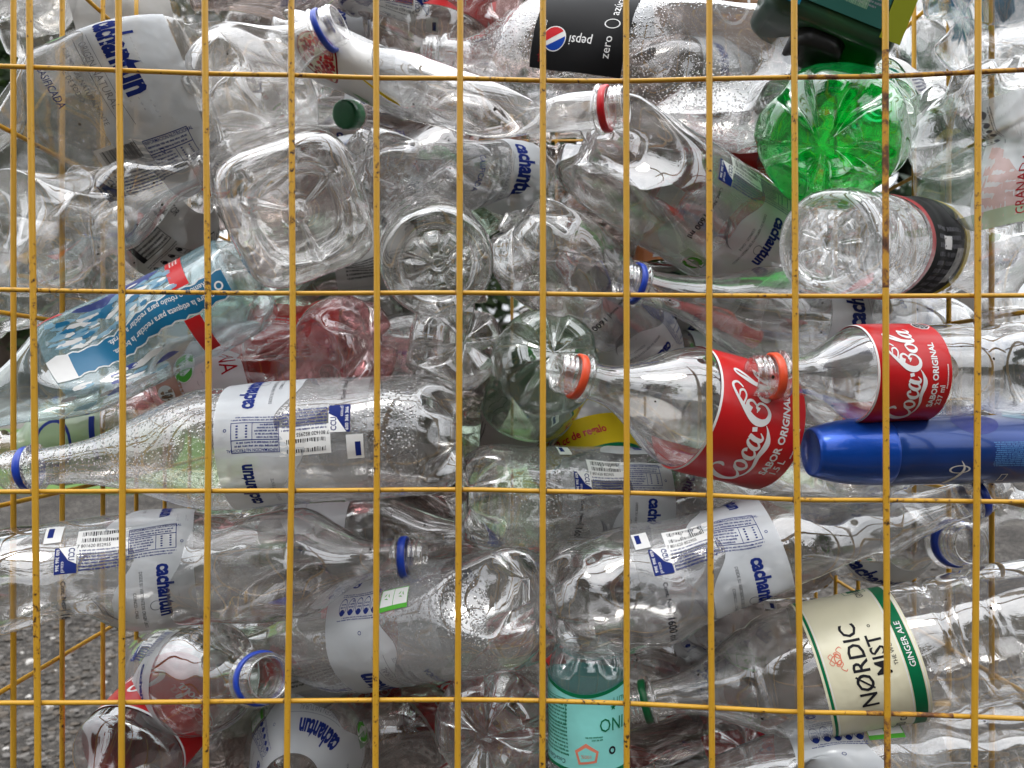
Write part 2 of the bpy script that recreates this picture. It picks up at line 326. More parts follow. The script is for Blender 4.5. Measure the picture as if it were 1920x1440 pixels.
def water_design(flat=False):
    D = Design(10.8, 29.4); cb = 19.9 if flat else 0
    wav = lambda c: .9 * math.sin(c * .55 + 1.0) + .35 * math.sin(c * 1.3)
    D.sheet(0, -1.4, 10.8, 28.3, 'film', 0)
    D.sheet(5.4, -1.4, 10.8, 28.3, 'white', 1, edge0=wav)
    D.rect(2.6, -1.5 + cb, 6.3, .55 + cb, 'whiteop', 1)
    # block with the barcode and the nutrition table
    k0 = len(D.items)
    D.sheet(1.2, -.1, 2.7, 1.9, 'navy', 2)
    D.poly([(1.45, -.1), (2.7, -.1), (2.7, 1.25), (2.15, .95)], 'wink', 3)
    D.text('CCU', 2.15, .0, .42, 'navy', 'c', 4, bold=.02, sx=.8); D.text('600 366 366', 1.3, .02, .24, 'wink', 'c', 4, bold=.01)
    D.text('ccu.cl', 1.68, 1.0, .26, 'wink', 'c', 4)
    D.barcode(2.95, -.35, 2.75, .95, digits='7 801620 852955')
    D.lines(2.85, .2, 6.1, 1.85, 7, 'navy', 2, seed=4)
    D.frame(6.2, -1.15, 9.6, 1.0, .05, 'navy'); D.text('INFORMACION NUTRICIONAL', 6.3, -.86, .22, 'navy', 'a', 3, sx=.86, bold=.012)
    D.lines(6.3, -.78, 9.4, -.3, 2, 'navy', 3, seed=5); D.rect(6.2, -.28, 9.6, -.22, 'navy', 3)
    D.lines(6.3, -.18, 7.9, .95, 5, 'navy', 3, seed=6); D.rect(8.1, -.28, 8.14, 1.0, 'navy', 3)
    for k in range(5):
        D.rect(8.45, -.1 + .2 * k, 8.6, 0 + .2 * k, 'navy', 3); D.rect(9.1, -.1 + .2 * k, 9.25, 0 + .2 * k, 'navy', 3)
    D.lines(6.0, 1.1, 9.6, 1.5, 2, 'navy', 2, seed=8); D.disc(10.0, .5, .12, .12, 'navy', 3, 10, .6)
    for q in range(k0, len(D.items)): D.items[q][0][:, 1] += cb
    if not flat:
        # small logo and contents
        D.text('Cont. Neto', 1.65, 2.4, .32, 'ink', 'c', 2, bold=.01); D.rect(1.4, 4.55, 2.1, 4.6, 'ink', 2); D.text('1600 ml', 1.45, 4.8, .6, 'ink', 'c', 2, sx=.9, bold=.01)
        D.text('DESDE SU VERTIENTE DE ORIGEN ÚNICO', 6.9, 2.5, .24, 'ink', 'c', 2, sx=.8); D.text('COINCO - CHILE', 6.4, 4.0, .24, 'ink', 'c', 2, sx=.85)
        D.text('cachantun', 8.2, 2.1, 1.15, 'navy', 'c', 3, sx=.66, bold=.045)
        D.disc(7.9, 5.3, .42, .42, 'grey', 2, 20, .86)
        for k in range(6):
            D.stroke([(3.4 + .15 * k, 4.0 + .15 * k, .03), (4.2, 4.6 + .2 * k, .04), (4.9 - .1 * k, 5.4 + .15 * k, .04), (5.6, 5.7 + .1 * k, .02)], 'grey', 2, 'a', 0, 0)if 0 else D.stroke([(4.0 + .15 * k, 3.6 + .1 * k, .03), (4.6 + .2 * k, 4.3, .04), (5.6 + .12 * k, 4.6 + .12 * k, .04), (6.4, 5.2 + .12 * k, .02)], 'grey', 2, 'c', 0, 0)
        D.rect(2.5, 8.2, 5.2, 9.4, 'palegrn_film', 2)
    D.swirl(4.2, 9.4, .85)
    # main logo
    D.text('cachantun', 7.3, 10.4, 1.9, 'navy', 'c', 3, sx=.56, bold=.045); D.disc(7.2, 19.6, .16, .16, 'navy', 3, 12, .7)
    D.text('ORIGEN NATURAL', 5.75, 12.2, .62, 'grey', 'c', 3, sx=.62, bold=-.008); D.rect(5.5, 11.6, 5.54, 17.8, 'grey', 3); D.rect(6.55, 11.6, 6.59, 17.8, 'grey', 3)
    D.text('AGUA MINERAL NATURALMENTE', 4.5, 12.1, .42, 'grey', 'c', 3, sx=.6, bold=-.008); D.text('LIBRE DE SODIO', 3.8, 13.2, .42, 'grey', 'c', 3, sx=.62, bold=-.008)
    D.text('GASIFICADA', 2.2, 12.9, .6, 'navy', 'c', 3, sx=.62, bold=-.005)
    if not flat:
        # recycling boxes and daily values
        D.rect(2.6, 20.9, 5.2, 22.6, 'whiteop', 2); D.rect(2.6, 20.9, 5.2, 21.25, 'green_ink', 3); D.frame(2.6, 20.9, 5.2, 22.6, .05, 'green_ink', 3); D.rect(3.95, 20.9, 4.0, 22.6, 'green_ink', 3)
        for x in (3.25, 4.6):
            for k in range(3):
                q = k * 2.094; D.poly([(x + .3 * math.cos(q), 22.0 + .3 * math.sin(q)), (x + .3 * math.cos(q + 1.5), 22.0 + .3 * math.sin(q + 1.5)), (x + .12 * math.cos(q + .7), 22.0 + .12 * math.sin(q + .7))], 'green_ink', 4)
        D.pills(5.4, 21.0)
        D.text('cachantun', 8.3, 23.6, 1.05, 'navy', 'c', 3, sx=.62, bold=.042)
        D.text('DESDE SU VERTIENTE', 6.9, 23.6, .24, 'grey', 'c', 2, sx=.8)
    D.rect(.3, 27.2, 1.5, 28.9, 'whiteop', 2); D.rect(.5, 27.4, .9, 28.4, 'navy', 3)
    return D
def script_word(D, a, c, k, mat='wink', lay=3):
    """the looping white script; unit = height of the capitals"""
    S = []
    def o(x): return [(x + .12, .40, .03), (x - .02, .30, .08), (x - .06, .12, .10), (x + .04, .0, .07), (x + .17, .06, .05), (x + .24, .24, .08), (x + .19, .38, .06), (x + .1, .40, .03)]
    Cc = [(.62, .62, .03), (.70, .74, .09), (.66, .88, .07), (.52, .93, .05), (.32, .80, .10), (.14, .52, .14), (.08, .24, .15), (.18, .03, .12), (.36, -.02, .08), (.54, .12, .04), (.62, .26, .02)]
    S.append(Cc); S.append(o(.72))
    S.append([(1.34, .30, .09), (1.30, .39, .07), (1.20, .38, .05), (1.10, .22, .10), (1.10, .06, .10), (1.20, -.01, .07), (1.32, .06, .04), (1.42, .20, .02)])
    S.append([(1.70, .34, .03), (1.60, .41, .05), (1.48, .32, .08), (1.40, .12, .10), (1.46, .0, .07), (1.56, .04, .05), (1.66, .2, .04)])
    S.append([(1.74, .42, .10), (1.66, .20, .11), (1.66, .03, .09), (1.75, -.01, .05), (1.86, .10, .02)])
    S.append([(1.86, .30, .12), (1.98, .33, .12)])
    S.append([(x + 1.92, y * 1.15 - .03, w * 1.1) for x, y, w in [(.50, .50, .09), (.56, .62, .10), (.70, .62, .06), (.74, .50, .05), (.60, .36, .03), (.45, .34, .02)]])
    S.append([(2.98, .86, .03), (3.10, 1.05, .05), (3.0, 1.2, .06), (2.8, 1.12, .06), (2.5, .86, .09), (2.2, .5, .15), (2.12, .22, .16), (2.22, .02, .12), (2.42, -.03, .08), (2.6, .1, .05), (2.64, .3, .05), (2.52, .4, .05), (2.46, .3, .09)])
    S.append([(2.5, .84, .05), (2.75, .76, .04), (2.9, .84, .05), (2.86, .96, .05), (2.7, .98, .02)])
    S.append(o(2.82))
    S.append([(3.08, .22, .03), (3.3, .55, .05), (3.52, .95, .07), (3.5, 1.08, .05), (3.38, .98, .06), (3.22, .55, .11), (3.17, .18, .11), (3.22, .0, .08), (3.34, .04, .03)])
    S.append([(3.68, .34, .03), (3.58, .41, .05), (3.46, .32, .08), (3.38, .12, .10), (3.44, .0, .07), (3.54, .04, .05), (3.64, .2, .04)])
    S.append([(3.72, .42, .10), (3.64, .20, .11), (3.64, .03, .09), (3.73, -.01, .05), (3.86, .12, .02)])
    S.append([(.30, -.03, .03), (.55, -.14, .05), (.85, -.17, .07), (1.2, -.12, .10), (1.5, -.18, .13), (1.7, -.19, .12), (1.95, -.1, .05), (2.1, .0, .01)])
    for i, q in enumerate(S): D.stroke([(x, y, w * 1.3) for x, y, w in q], mat, lay + .1 * i, 'c', a, c, k)
def cola_design(small=False):
    D = Design(8.2, 27)
    D.sheet(0, -13, 8.2, 13, 'red', 0); D.sheet(8.0, -13, 8.2, 13, 'wink', 1, na=1)
    k = 2.95
    script_word(D, 3.6, -5.6, k)
    D.text('SABOR ORIGINAL', 1.55, -3.6, .66, 'wink', 'c', 3, sx=.98, bold=.03)
    D.text('237 ml' if small else '1.5 L', .7, -3.4, .62, 'wink', 'c', 3, bold=.015); D.lines(.35, -1.4, .6, 1.2, 1, 'wink', 3, dir='c')
    oc = lambda r: [(1.2 + r * math.cos(PI / 8 + i * PI / 4), 6.7 + r * math.sin(PI / 8 + i * PI / 4)) for i in range(8)]
    D.poly(oc(1.0), 'wink', 2); D.poly(oc(.88), 'ink', 3)
    D.text('ALTO EN', 1.45, 6.0, .26, 'wink', 'c', 4, bold=.01); D.text('AZÚCARES', 1.0, 5.95, .26, 'wink', 'c', 4, sx=.8, bold=.01); D.text('MINSAL', .6, 6.2, .2, 'wink', 'c', 4)
    D.disc(4.7, 5.0, .16, .16, 'wink', 3, 12, .6)
    for i in range(12): D.lines(2.6, 8.2 + i * .3, 6.4, 8.42 + i * .3, 1, 'wink', 3, seed=i)
    script_word(D, 3.9, -13 + .2, k * .5)
    return D
def pepsi_design():
    D = Design(9.5, 30); D.sheet(0, -4.6, 9.5, 15, 'black', 0)
    D.disc(7.2, -1.6, 1.25, 1.25, 'wink', 2, 28); D.poly([(7.2 + 1.15 * math.cos(t), -1.6 + 1.15 * math.sin(t)) for t in np.linspace(-.4, 2.4, 14)], 'redring', 3)
    D.poly([(7.2 + 1.15 * math.cos(t), -1.6 + 1.15 * math.sin(t)) for t in np.linspace(2.9, 5.5, 14)], 'blueink', 3)
    D.text('pepsi', 3.2, -1.2, 1.0, 'wink', 'a', 3, bold=.005, sx=.85)
    D.text('zero', 1.3, -3.0, .85, 'wink', 'c', 3); D.disc(1.65, .4, .75, .5, 'wink', 3, 22, .85); D.text('azúcar', 1.3, 1.3, .85, 'wink', 'c', 3)
    D.text('intenso', 8.3, -1.8, .5, 'wink', 'c', 3); D.text('sabor', 8.3, -4.0, .5, 'darkred', 'c', 3)
    D.disc(4.5, 7.5, 1.0, 1.0, 'wink', 3, 20, .9)
    return D
def nordic_design():
    D = Design(8.2, 29); D.sheet(0, -14, 8.2, 14, 'cream', 0)
    for a0, a1 in ((.35, 1.35), (7.75, 8.0)): D.sheet(a0, -14, a1, 14, 'dkgreen', 1, na=1)
    for a0 in (.18, 1.45, 7.6): D.sheet(a0, -14, a0 + .07, 14, 'wink', 1, na=1)
    D.text('NØRDIC', 4.2, -4.2, 1.4, 'ink', 'c', 3, sx=.92, bold=.012); D.text('MIST', 2.55, -1.8, 1.25, 'ink', 'c', 3, sx=.9, bold=.012); D.disc(3.1, 2.2, .13, .13, 'ink', 3, 10, .6)
    D.text('THE WORLD,', 1.9, -1.2, .32, 'ink', 'c', 3); D.text('GINGER ALE', .62, -1.6, .48, 'wink', 'c', 3, bold=.01)
    for s_ in (1, -1):
        sh_ = lambda L_: [(x * .8, 5.9 + (y - 5.5) * .8, w_ * .8) for x, y, w_ in L_]
        D.stroke(sh_([(0 * s_, 6.9, .1), (.35 * s_, 6.5, .1), (.1 * s_, 6.0, .1), (.5 * s_, 5.8, .09), (.9 * s_, 6.1, .08), (1.2 * s_, 5.7, .1), (1.0 * s_, 5.5, .05)]), 'peachink', 2)
        D.stroke(sh_([(.2 * s_, 6.2, .08), (.6 * s_, 6.45, .08), (.75 * s_, 6.0, .07)]), 'peachink', 2.2)
        D.stroke(sh_([(0, 6.9, .06), (.3 * s_, 7.1, .07), (.55 * s_, 6.8, .07), (.3 * s_, 6.6, .05)]), 'peachink', 2.4)
    D.disc(6.45, 0, .3, .5, 'peachink', 2, 20, .7)
    D.text('GINGER ALE', 2.2, 5.5, .6, 'ink', 'c', 3, sx=.8); D.text('330 cc', 2.1, -9, .9, 'ink', 'c', 3)
    D.frame(1.7, 6.5, 3.6, 9.5, .06, 'dkgreen', 3); D.rect(2.0, 7, 3.2, 9.0, 'dkgreen', 2)
    return D
M['peachink'] = mk_solid('salmon_ink', (.72, .22, .14), .5)
def aqua_design():
    D = Design(6.2, 21); wav = lambda c: .35 * math.sin(c * .7 + .4)
    D.sheet(0, -10, 6.2, 10, 'aqualab', 0, edge0=wav)
    D.sheet(0, -10, .28, 10, 'dkgreen', 1, edge0=wav, edge1=wav, na=1); D.sheet(5.95, -10, 6.2, 10, 'dkgreen', 1, na=1)
    D.text('BENEDICTINO', 2.2, -6.9, 1.0, 'dkgreen', 'c', 3, sx=.82, bold=.0); D.text('DESDE LA NATURALEZA', 1.85, -5.2, .22, 'dkgreen', 'c', 3)
    D.text('PREMIUM QUALITY', .75, -5.0, .42, 'dkgreen', 'c', 3, sx=.9)
    st = [(1.45 + (.25 if i % 2 else .11) * math.cos(i * PI / 5), -.6 + (.25 if i % 2 else .11) * math.sin(i * PI / 5)) for i in range(10)]; D.poly(st, 'dkgreen', 3)
    D.text('Coca-Cola chile', 5.35, 3.2, .36, 'ink', 'c', 3, sx=.75, slant=.25)
    D.poly([(5.3, .9), (5.5, 2.2), (4.5, 2.4), (3.9, 1.55), (4.5, .7)], 'peachink', 2); D.poly([(5.15, 1.05), (5.3, 2.05), (4.6, 2.2), (4.2, 1.6), (4.6, .9)], 'aqualab', 3); D.text('100%', 4.75, 1.2, .26, 'peachink', 'c', 4)
    D.lines(.9, 2.9, 5.1, 6.0, 15, 'dkgreen', 3, dir='c', seed=9); D.frame(.8, 3.0, 2.8, 5.9, .04, 'dkgreen', 3)
    D.lines(3.4, .3, 3.8, 1.6, 2, 'dkgreen', 3, dir='c'); D.disc(4.6, -.4, .3, .3, 'ink', 3, 16, .5)
    return D
def blue_design():
    """torn blue film with ice pattern; long strip of instructions runs along the bottle"""
    D = Design(17, 26); rr = random.Random(5)
    rag = lambda c: .1 * math.sin(c * 9) + .08 * math.sin(c * 23)
    D.sheet(0, -5, 17, 7, 'aquafilm', 0)
    n = 36
    up = [(.5 + 15 * i / n, -1.2 + .1 * math.sin(i * 2.1) + rr.uniform(-.05, .05)) for i in range(n + 1)]
    dn = [(.5 + 15 * i / n, 1.0 + .1 * math.sin(i * 1.7) + rr.uniform(-.05, .05)) for i in range(n + 1)]
    V = up + dn; D.add(V, [(i, i + 1, n + 2 + i, n + 1 + i) for i in range(n)], 'bluelab', 2)
    upw = [(x, y - .13) for x, y in up]; dnw = [(x, y + .13) for x, y in dn]; D.add(upw + dnw, [(i, i + 1, n + 2 + i, n + 1 + i) for i in range(n)], 'whiteop', 1)
    D.text('Remova o rótulo para reciclar a garrafa.', 14.6, -.25, .52, 'wink', '-a', 3, sx=.78, bold=.01) if 0 else None
    D.text('Remova o rótulo para reciclar a garrafa.', 2.2, .75, .50, 'wink', 'a', 3, sx=.84, bold=.012)
    D.text('Retire la etiqueta para reciclar la botella.', 2.0, -.2, .50, 'wink', 'a', 3, sx=.84, bold=.012)
    D.poly([(15.2, -1.4), (16.9, -1.3), (17.0, .9), (16.0, 1.3), (15.1, 1.1)], 'whiteop', 4)
    D.disc(1.3, -.1, .4, .4, 'wink', 3, 16, .6)
    D.rect(3.9, -5, 5.3, -1.4, 'red', 2); D.rect(3.4, 1.2, 4.9, 6, 'red', 2); D.lines(3.7, 3.9, 4.6, 5.6, 3, 'wink', 3, dir='c')
    # ice pattern
    for k in range(90):
        x, y = rr.uniform(4.9, 16), rr.uniform(1.4, 4.2); r = rr.uniform(.25, .9)
        pts = [(x + r * rr.uniform(.5, 1.6) * math.cos(t), y + r * rr.uniform(.2, .6) * math.sin(t)) for t in np.linspace(0, 5.6, 7)]
        D.poly(pts, rr.choice(['icelab', 'icelab', 'bluelab', 'whiteop']), 1.5 + .03 * k)
    D.sheet(6.0, 3.8, 13, 5.4, 'deepblue', 1.2, edge0=lambda c: .6 * math.sin(c * 5), edge1=lambda c: .8 * math.sin(c * 4))
    for k in range(24):
        x, y = rr.uniform(8, 17), rr.uniform(-4.6, -2.2); r = rr.uniform(.2, .7)
        D.poly([(x + r * 2 * math.cos(t) * rr.uniform(.6, 1), y + r * .5 * math.sin(t)) for t in np.linspace(0, 5.6, 7)], rr.choice(['icelab', 'whiteop', 'deepblue']), 1.5 + .03 * k)
    D.poly([(14.5, 5.2), (17, 5.0), (16.0, 6.8)], 'red', 3); D.text('TR', 15.2, 5.9, .6, 'wink', '-a', 4, slant=.2)
    return D
M['aquafilm'] = mk_film('aqua_tinted_film', (.35, .62, .72), .24)
def fruit_design():
    """white film with a halved pomegranate and a green mark"""
    D = Design(9.5, 26); rr = random.Random(8); wav = lambda c: .9 * math.cos(c * .5)
    D.sheet(0, -11, 6.6, 11, 'whiteop', 0, edge1=wav); D.sheet(6.0, -11, 9.0, 11, 'film', -.5, edge1=wav)
    D.disc(2.2, 0, 2.0, 2.5, 'darkred', 1, 28); D.disc(2.2, 0, 1.85, 2.35, 'cream', 1.3, 28)
    for k in range(230):
        t, q = rr.uniform(0, 6.28), math.sqrt(rr.random()); x, y = 2.2 + 1.7 * q * math.cos(t), 2.2 * q * math.sin(t)
        if abs(x - 2.2 + .5 * y) < .28: continue
        D.disc(x, y, .15, .15, rr.choice(['darkred', 'redring', 'redring', 'peachink']), 2 + .004 * k, 7)
    D.swirl(5.2, 3.4, 1.0)
    D.poly([(5.5, -.4), (8.5, .8), (9.6, 1.0), (9.4, .7), (6.8, -.1)], 'yellow', 2)
    D.pills(1.0, 7.0); D.lines(.5, -6, 7, -4.5, 5, 'ink', 2)
    return D
def granada_design():
    D = Design(10, 30)
    D.sheet(0, -8, 10, 12, 'film', 0); D.sheet(0, -2.3, 10, 6.5, 'white', .5)
    D.sheet(5.5, 1.5, 10, 6, 'peach', 1, edge0=lambda c: 1.2 * math.sin(c * .7)); D.sheet(8.6, 1.5, 10, 8, 'palegrn_film', 1.5)
    D.text('GRANADA', 9.4, 2.6, .8, 'darkred', '-a', 3, sx=.78); D.text('jugo Natural', 9.0, 1.6, .45, 'darkred', '-a', 3)
    D.swirl(6.0, 0.6, .9); D.rect(4.3, -.8, 4.9, -.2, 'ink', 3); D.pills(.5, 5.4, 5, col='grey')
    for k in range(14): D.rect(.5, -.6 + k * .2, 2.8, -.54 + k * .2, 'grey', 2)
    return D
def generic_design(i):
    rr = random.Random(40 + i); D = Design(8.5, 28)
    base = ['white', 'red', 'whiteop', 'redtr', 'palegrn_film', 'orangeop', 'greyop', 'brown'][i % 8]
    D.sheet(0, -13, 8.5, 13, base, 0)
    ink = 'wink' if base in ('red', 'redtr', 'orangeop', 'brown') else rr.choice(['ink', 'navy', 'navy'])
    D.lines(.8, -8, 7.5, -5.5, 7, ink, 2, seed=i); D.barcode(1, 5, 2.6, 1.0, mat='ink'); D.lines(.8, 6.2, 7.5, 9, 8, ink, 2, seed=i + 3)
    D.rect(.4, -2, .9, 2, ink, 2); D.disc(4, 0, 1.6, 2.2, ink, 2, 24, .85); D.pills(1, 10)
    return D
M['orangeop'] = mk_film('orange_label', (.75, .25, .06), .85)
def sport_design():
    D = Design(8, 22); D.sheet(0, -8, 8, 8, 'greyop', 0)
    D.text('GATOR', 6.9, -4.2, .5, 'ink', 'c', 3); D.text('PER', 6.1, -4.2, .8, 'ink', 'c', 3, bold=.02)
    D.pills(1.0, 0, 4, 1.15, 2.1, 'ink'); D.frame(1.2, -3.6, 5.6, -.8, .06, 'ink'); D.lines(1.3, -3.5, 5.5, -.9, 7, 'ink', 3, seed=3)
    D.rect(1.2, -3.6, 1.9, -.8, 'ink', 2); D.frame(.6, 2.9, 6.6, 4.2, .08, 'ink'); D.lines(.8, 3.0, 6.4, 4.1, 3, 'ink', 3, seed=5); D.lines(.6, 4.4, 6.4, 6.2, 5, 'ink', 3, seed=6)
    return D
def gift_design():
    D = Design(8, 28); D.sheet(0, -12, 8, 12, 'white', 0)
    D.sheet(3.0, -12, 6.2, 12, 'yellow', 1); D.text('350 cc de regalo', 4.3, -5, .8, 'redring', 'c', 3, bold=.03, sx=.8); D.sheet(2.6, -12, 3.0, 12, 'dkgreen', 1)
    D.swirl(4.5, 8.5, 1.1)
    return D
def juice_design():
    D = Design(9.5, 28); D.sheet(0, -12, 9.5, 12, 'film', 0); D.sheet(0, -9, 5.4, 6, 'white', 1); D.sheet(5.0, -6, 8.2, 7, 'brown', 1.2)
    D.rect(2.0, -4.2, 4.8, .6, 'whiteop', 2); D.rect(3.8, -3.9, 4.5, -2.2, 'navy', 3) ; D.lines(3.6, -6.4, 8, -4.4, 6, 'ink', 3, seed=2)
    D.swirl(4.6, 3.2, 1.15); D.text('PIÑA', 1.2, 5.0, 1.0, 'darkred', '-c', 3)
    for k in range(4): D.disc(7.2, -3 + k * 2.1, 1.0, .8, 'whiteop', 2, 18); D.lines(6.6, -3.4 + k * 2.1, 7.8, -2.7 + k * 2.1, 3, 'ink', 3, seed=k)
    return D
def back_design():
    D = Design(8, 26); D.sheet(0, -12, 8, 12, 'black', 0); D.sheet(7, -12, 8, 12, 'yellow', 1, na=1); D.lines(1, -3, 6, 4, 9, 'grey', 2); D.rect(2, -2, 3.4, -.8, 'wink', 3); D.text('CCU', 2.2, -1.9, .7, 'ink', 'c', 4, bold=.02); D.rect(4.6, -1, 6.4, 2.5, 'greyop', 3); D.sheet(-.5, -12, 0, 12, 'redtr', 0, na=1)
    return D
def sky_design():
    D = Design(10, 28); D.sheet(0, -12, 10, 12, 'film', 0); D.sheet(3.5, -4, 8, 3.4, 'bluelab', 1, edge0=lambda c: .5 * math.sin(c)); D.rect(5, -1.5, 7, .5, 'greyop', 2); D.lines(5.1, -1.4, 6.9, .4, 5, 'navy', 3)
    return D
_DS = {}
def design(n):
    if n not in _DS:
        _DS[n] = {'pepsiback': back_design, 'sky': sky_design, 'water': water_design, 'water_flat': lambda: water_design(True), 'cola': cola_design, 'cola_small': lambda: cola_design(True), 'pepsi': pepsi_design, 'nordic': nordic_design, 'aqua': aqua_design,
                  'blue': blue_design, 'fruit': fruit_design, 'granada': granada_design, 'sport': sport_design, 'gift': gift_design, 'juice': juice_design}.get(n) or (lambda i=int(n[1:]) if n[1:].isdigit() else 0: generic_design(i))
        _DS[n] = _DS[n]()
    return _DS[n]
# ------------------------------------------------------------------ bottles
def sstep(a, b, x):
    t = np.clip((x - a) / (b - a), 0, 1); return t * t * (3 - 2 * t)
BASES = {
    'petal': ([(0, .14), (.2, .13), (.38, .07), (.52, .0), (.66, .0), (.8, .08), (.92, .26), (.985, .46), (1, .64)], [(0, .14), (.1, .13), (.25, .15), (.45, .21), (.62, .29), (.78, .38), (.9, .48), (.97, .57), (1, .64)]),
    'flower': ([(0, .2), (.09, .2), (.13, .13), (.2, .12), (.36, .03), (.5, .05), (.6, .18), (.66, .03), (.8, 0), (.9, .02), (.97, .12), (1, .3)], [(0, .2), (.09, .2), (.13, .13), (.2, .12), (.36, .21), (.5, .21), (.6, .18), (.66, .03), (.8, 0), (.9, .02), (.97, .12), (1, .3)]),
    'ring': ([(0, .04), (.05, .045), (.085, .08), (.11, .2), (.14, .28), (.19, .3), (.26, .25), (.4, .24), (.54, .24), (.60, .15), (.64, .03), (.72, .0), (.80, .02), (.9, .06), (.98, .16), (1, .3)],) * 2}
def profile(kind, R, L, nk):
    """list of (x, r) of the wall from the top of the base to the lip"""
    n0 = L - .030 * nk; rn = .0127 * nk
    P_ = []
    def sh(x0, x1, r0, r1, p=1.0, n=22, f=None):
        for i in range(1, n + 1):
            t = i / n; P_.append((x0 + (x1 - x0) * t, f(t) if f else r1 + (r0 - r1) * (1 + math.cos(PI * t ** p)) / 2))
    hb = BASES[{'water': 'petal', 'cola': 'petal', 'nordic': 'petal', 'big': 'petal', 'juice': 'ring', 'flower': 'flower', 'small': 'petal', 'rib': 'petal'}[kind]][0][-1][1] * R
    def body(x1, f=None, n=66):
        for i in range(1, n + 1):
            x = hb + (x1 - hb) * i / n; P_.append((x, f(x) if f else R))
    if kind in ('water', 'small'): body(.55 * L); sh(.55 * L, n0, R, rn, .80)
    elif kind == 'big': body(.62 * L); sh(.62 * L, n0, R, rn, 1.05)
    elif kind == 'cola':
        body(.68 * L, lambda x: R * (1 - .13 * math.exp(-((x / L - .30) / .055) ** 2) - .012 * math.exp(-((x / L - .10) / .02) ** 2)), 56); sh(.68 * L, n0, R, rn, .86, 26)
    elif kind == 'nordic':
        body(.60 * L, lambda x: R * (1 - .04 * math.exp(-((x / L - .30) / .008) ** 2) - .03 * math.exp(-((x / L - .21) / .008) ** 2)), 60)
        sh(.60 * L, n0, R, rn, .95, 30, lambda t: (rn + (R - rn) * (1 + math.cos(PI * t ** 1.0)) / 2) * (1 - .05 * math.exp(-((t - .3) / .03) ** 2)))
    elif kind == 'rib':
        body(.66 * L, lambda x: R * (1 - .06 * (1 + math.cos(x / R * 5.2)) / 2), 70); sh(.66 * L, n0, R, rn)
    elif kind == 'flower':
        body(.6 * L, lambda x: R * (1 - .025 * (math.cos(x / R * 9) > .7)), 50); sh(.6 * L, n0, R, rn, .9)
    elif kind == 'juice':
        body(.64 * L, lambda x: R * (1 - .02 * (math.cos(x / R * 8) > .6)), 44); sh(.64 * L, n0, R, rn)
    k = nk; q = lambda x, r: P_.append((L + x * k, r * k))
    q(-.024, .0125); q(-.0216, .0125); q(-.0212, .0164); q(-.0192, .0164); q(-.0188, .0127); q(-.0125, .0127)
    for i in range(3): z = -.0112 + i * .0033; q(z, .0127); q(z + .0007, .0138); q(z + .0014, .0138); q(z + .0021, .0127)
    q(-.0008, .0127); q(0, .0121); q(0, .0110); q(-.003, .0106); q(-.022, .0104)
    return hb, P_
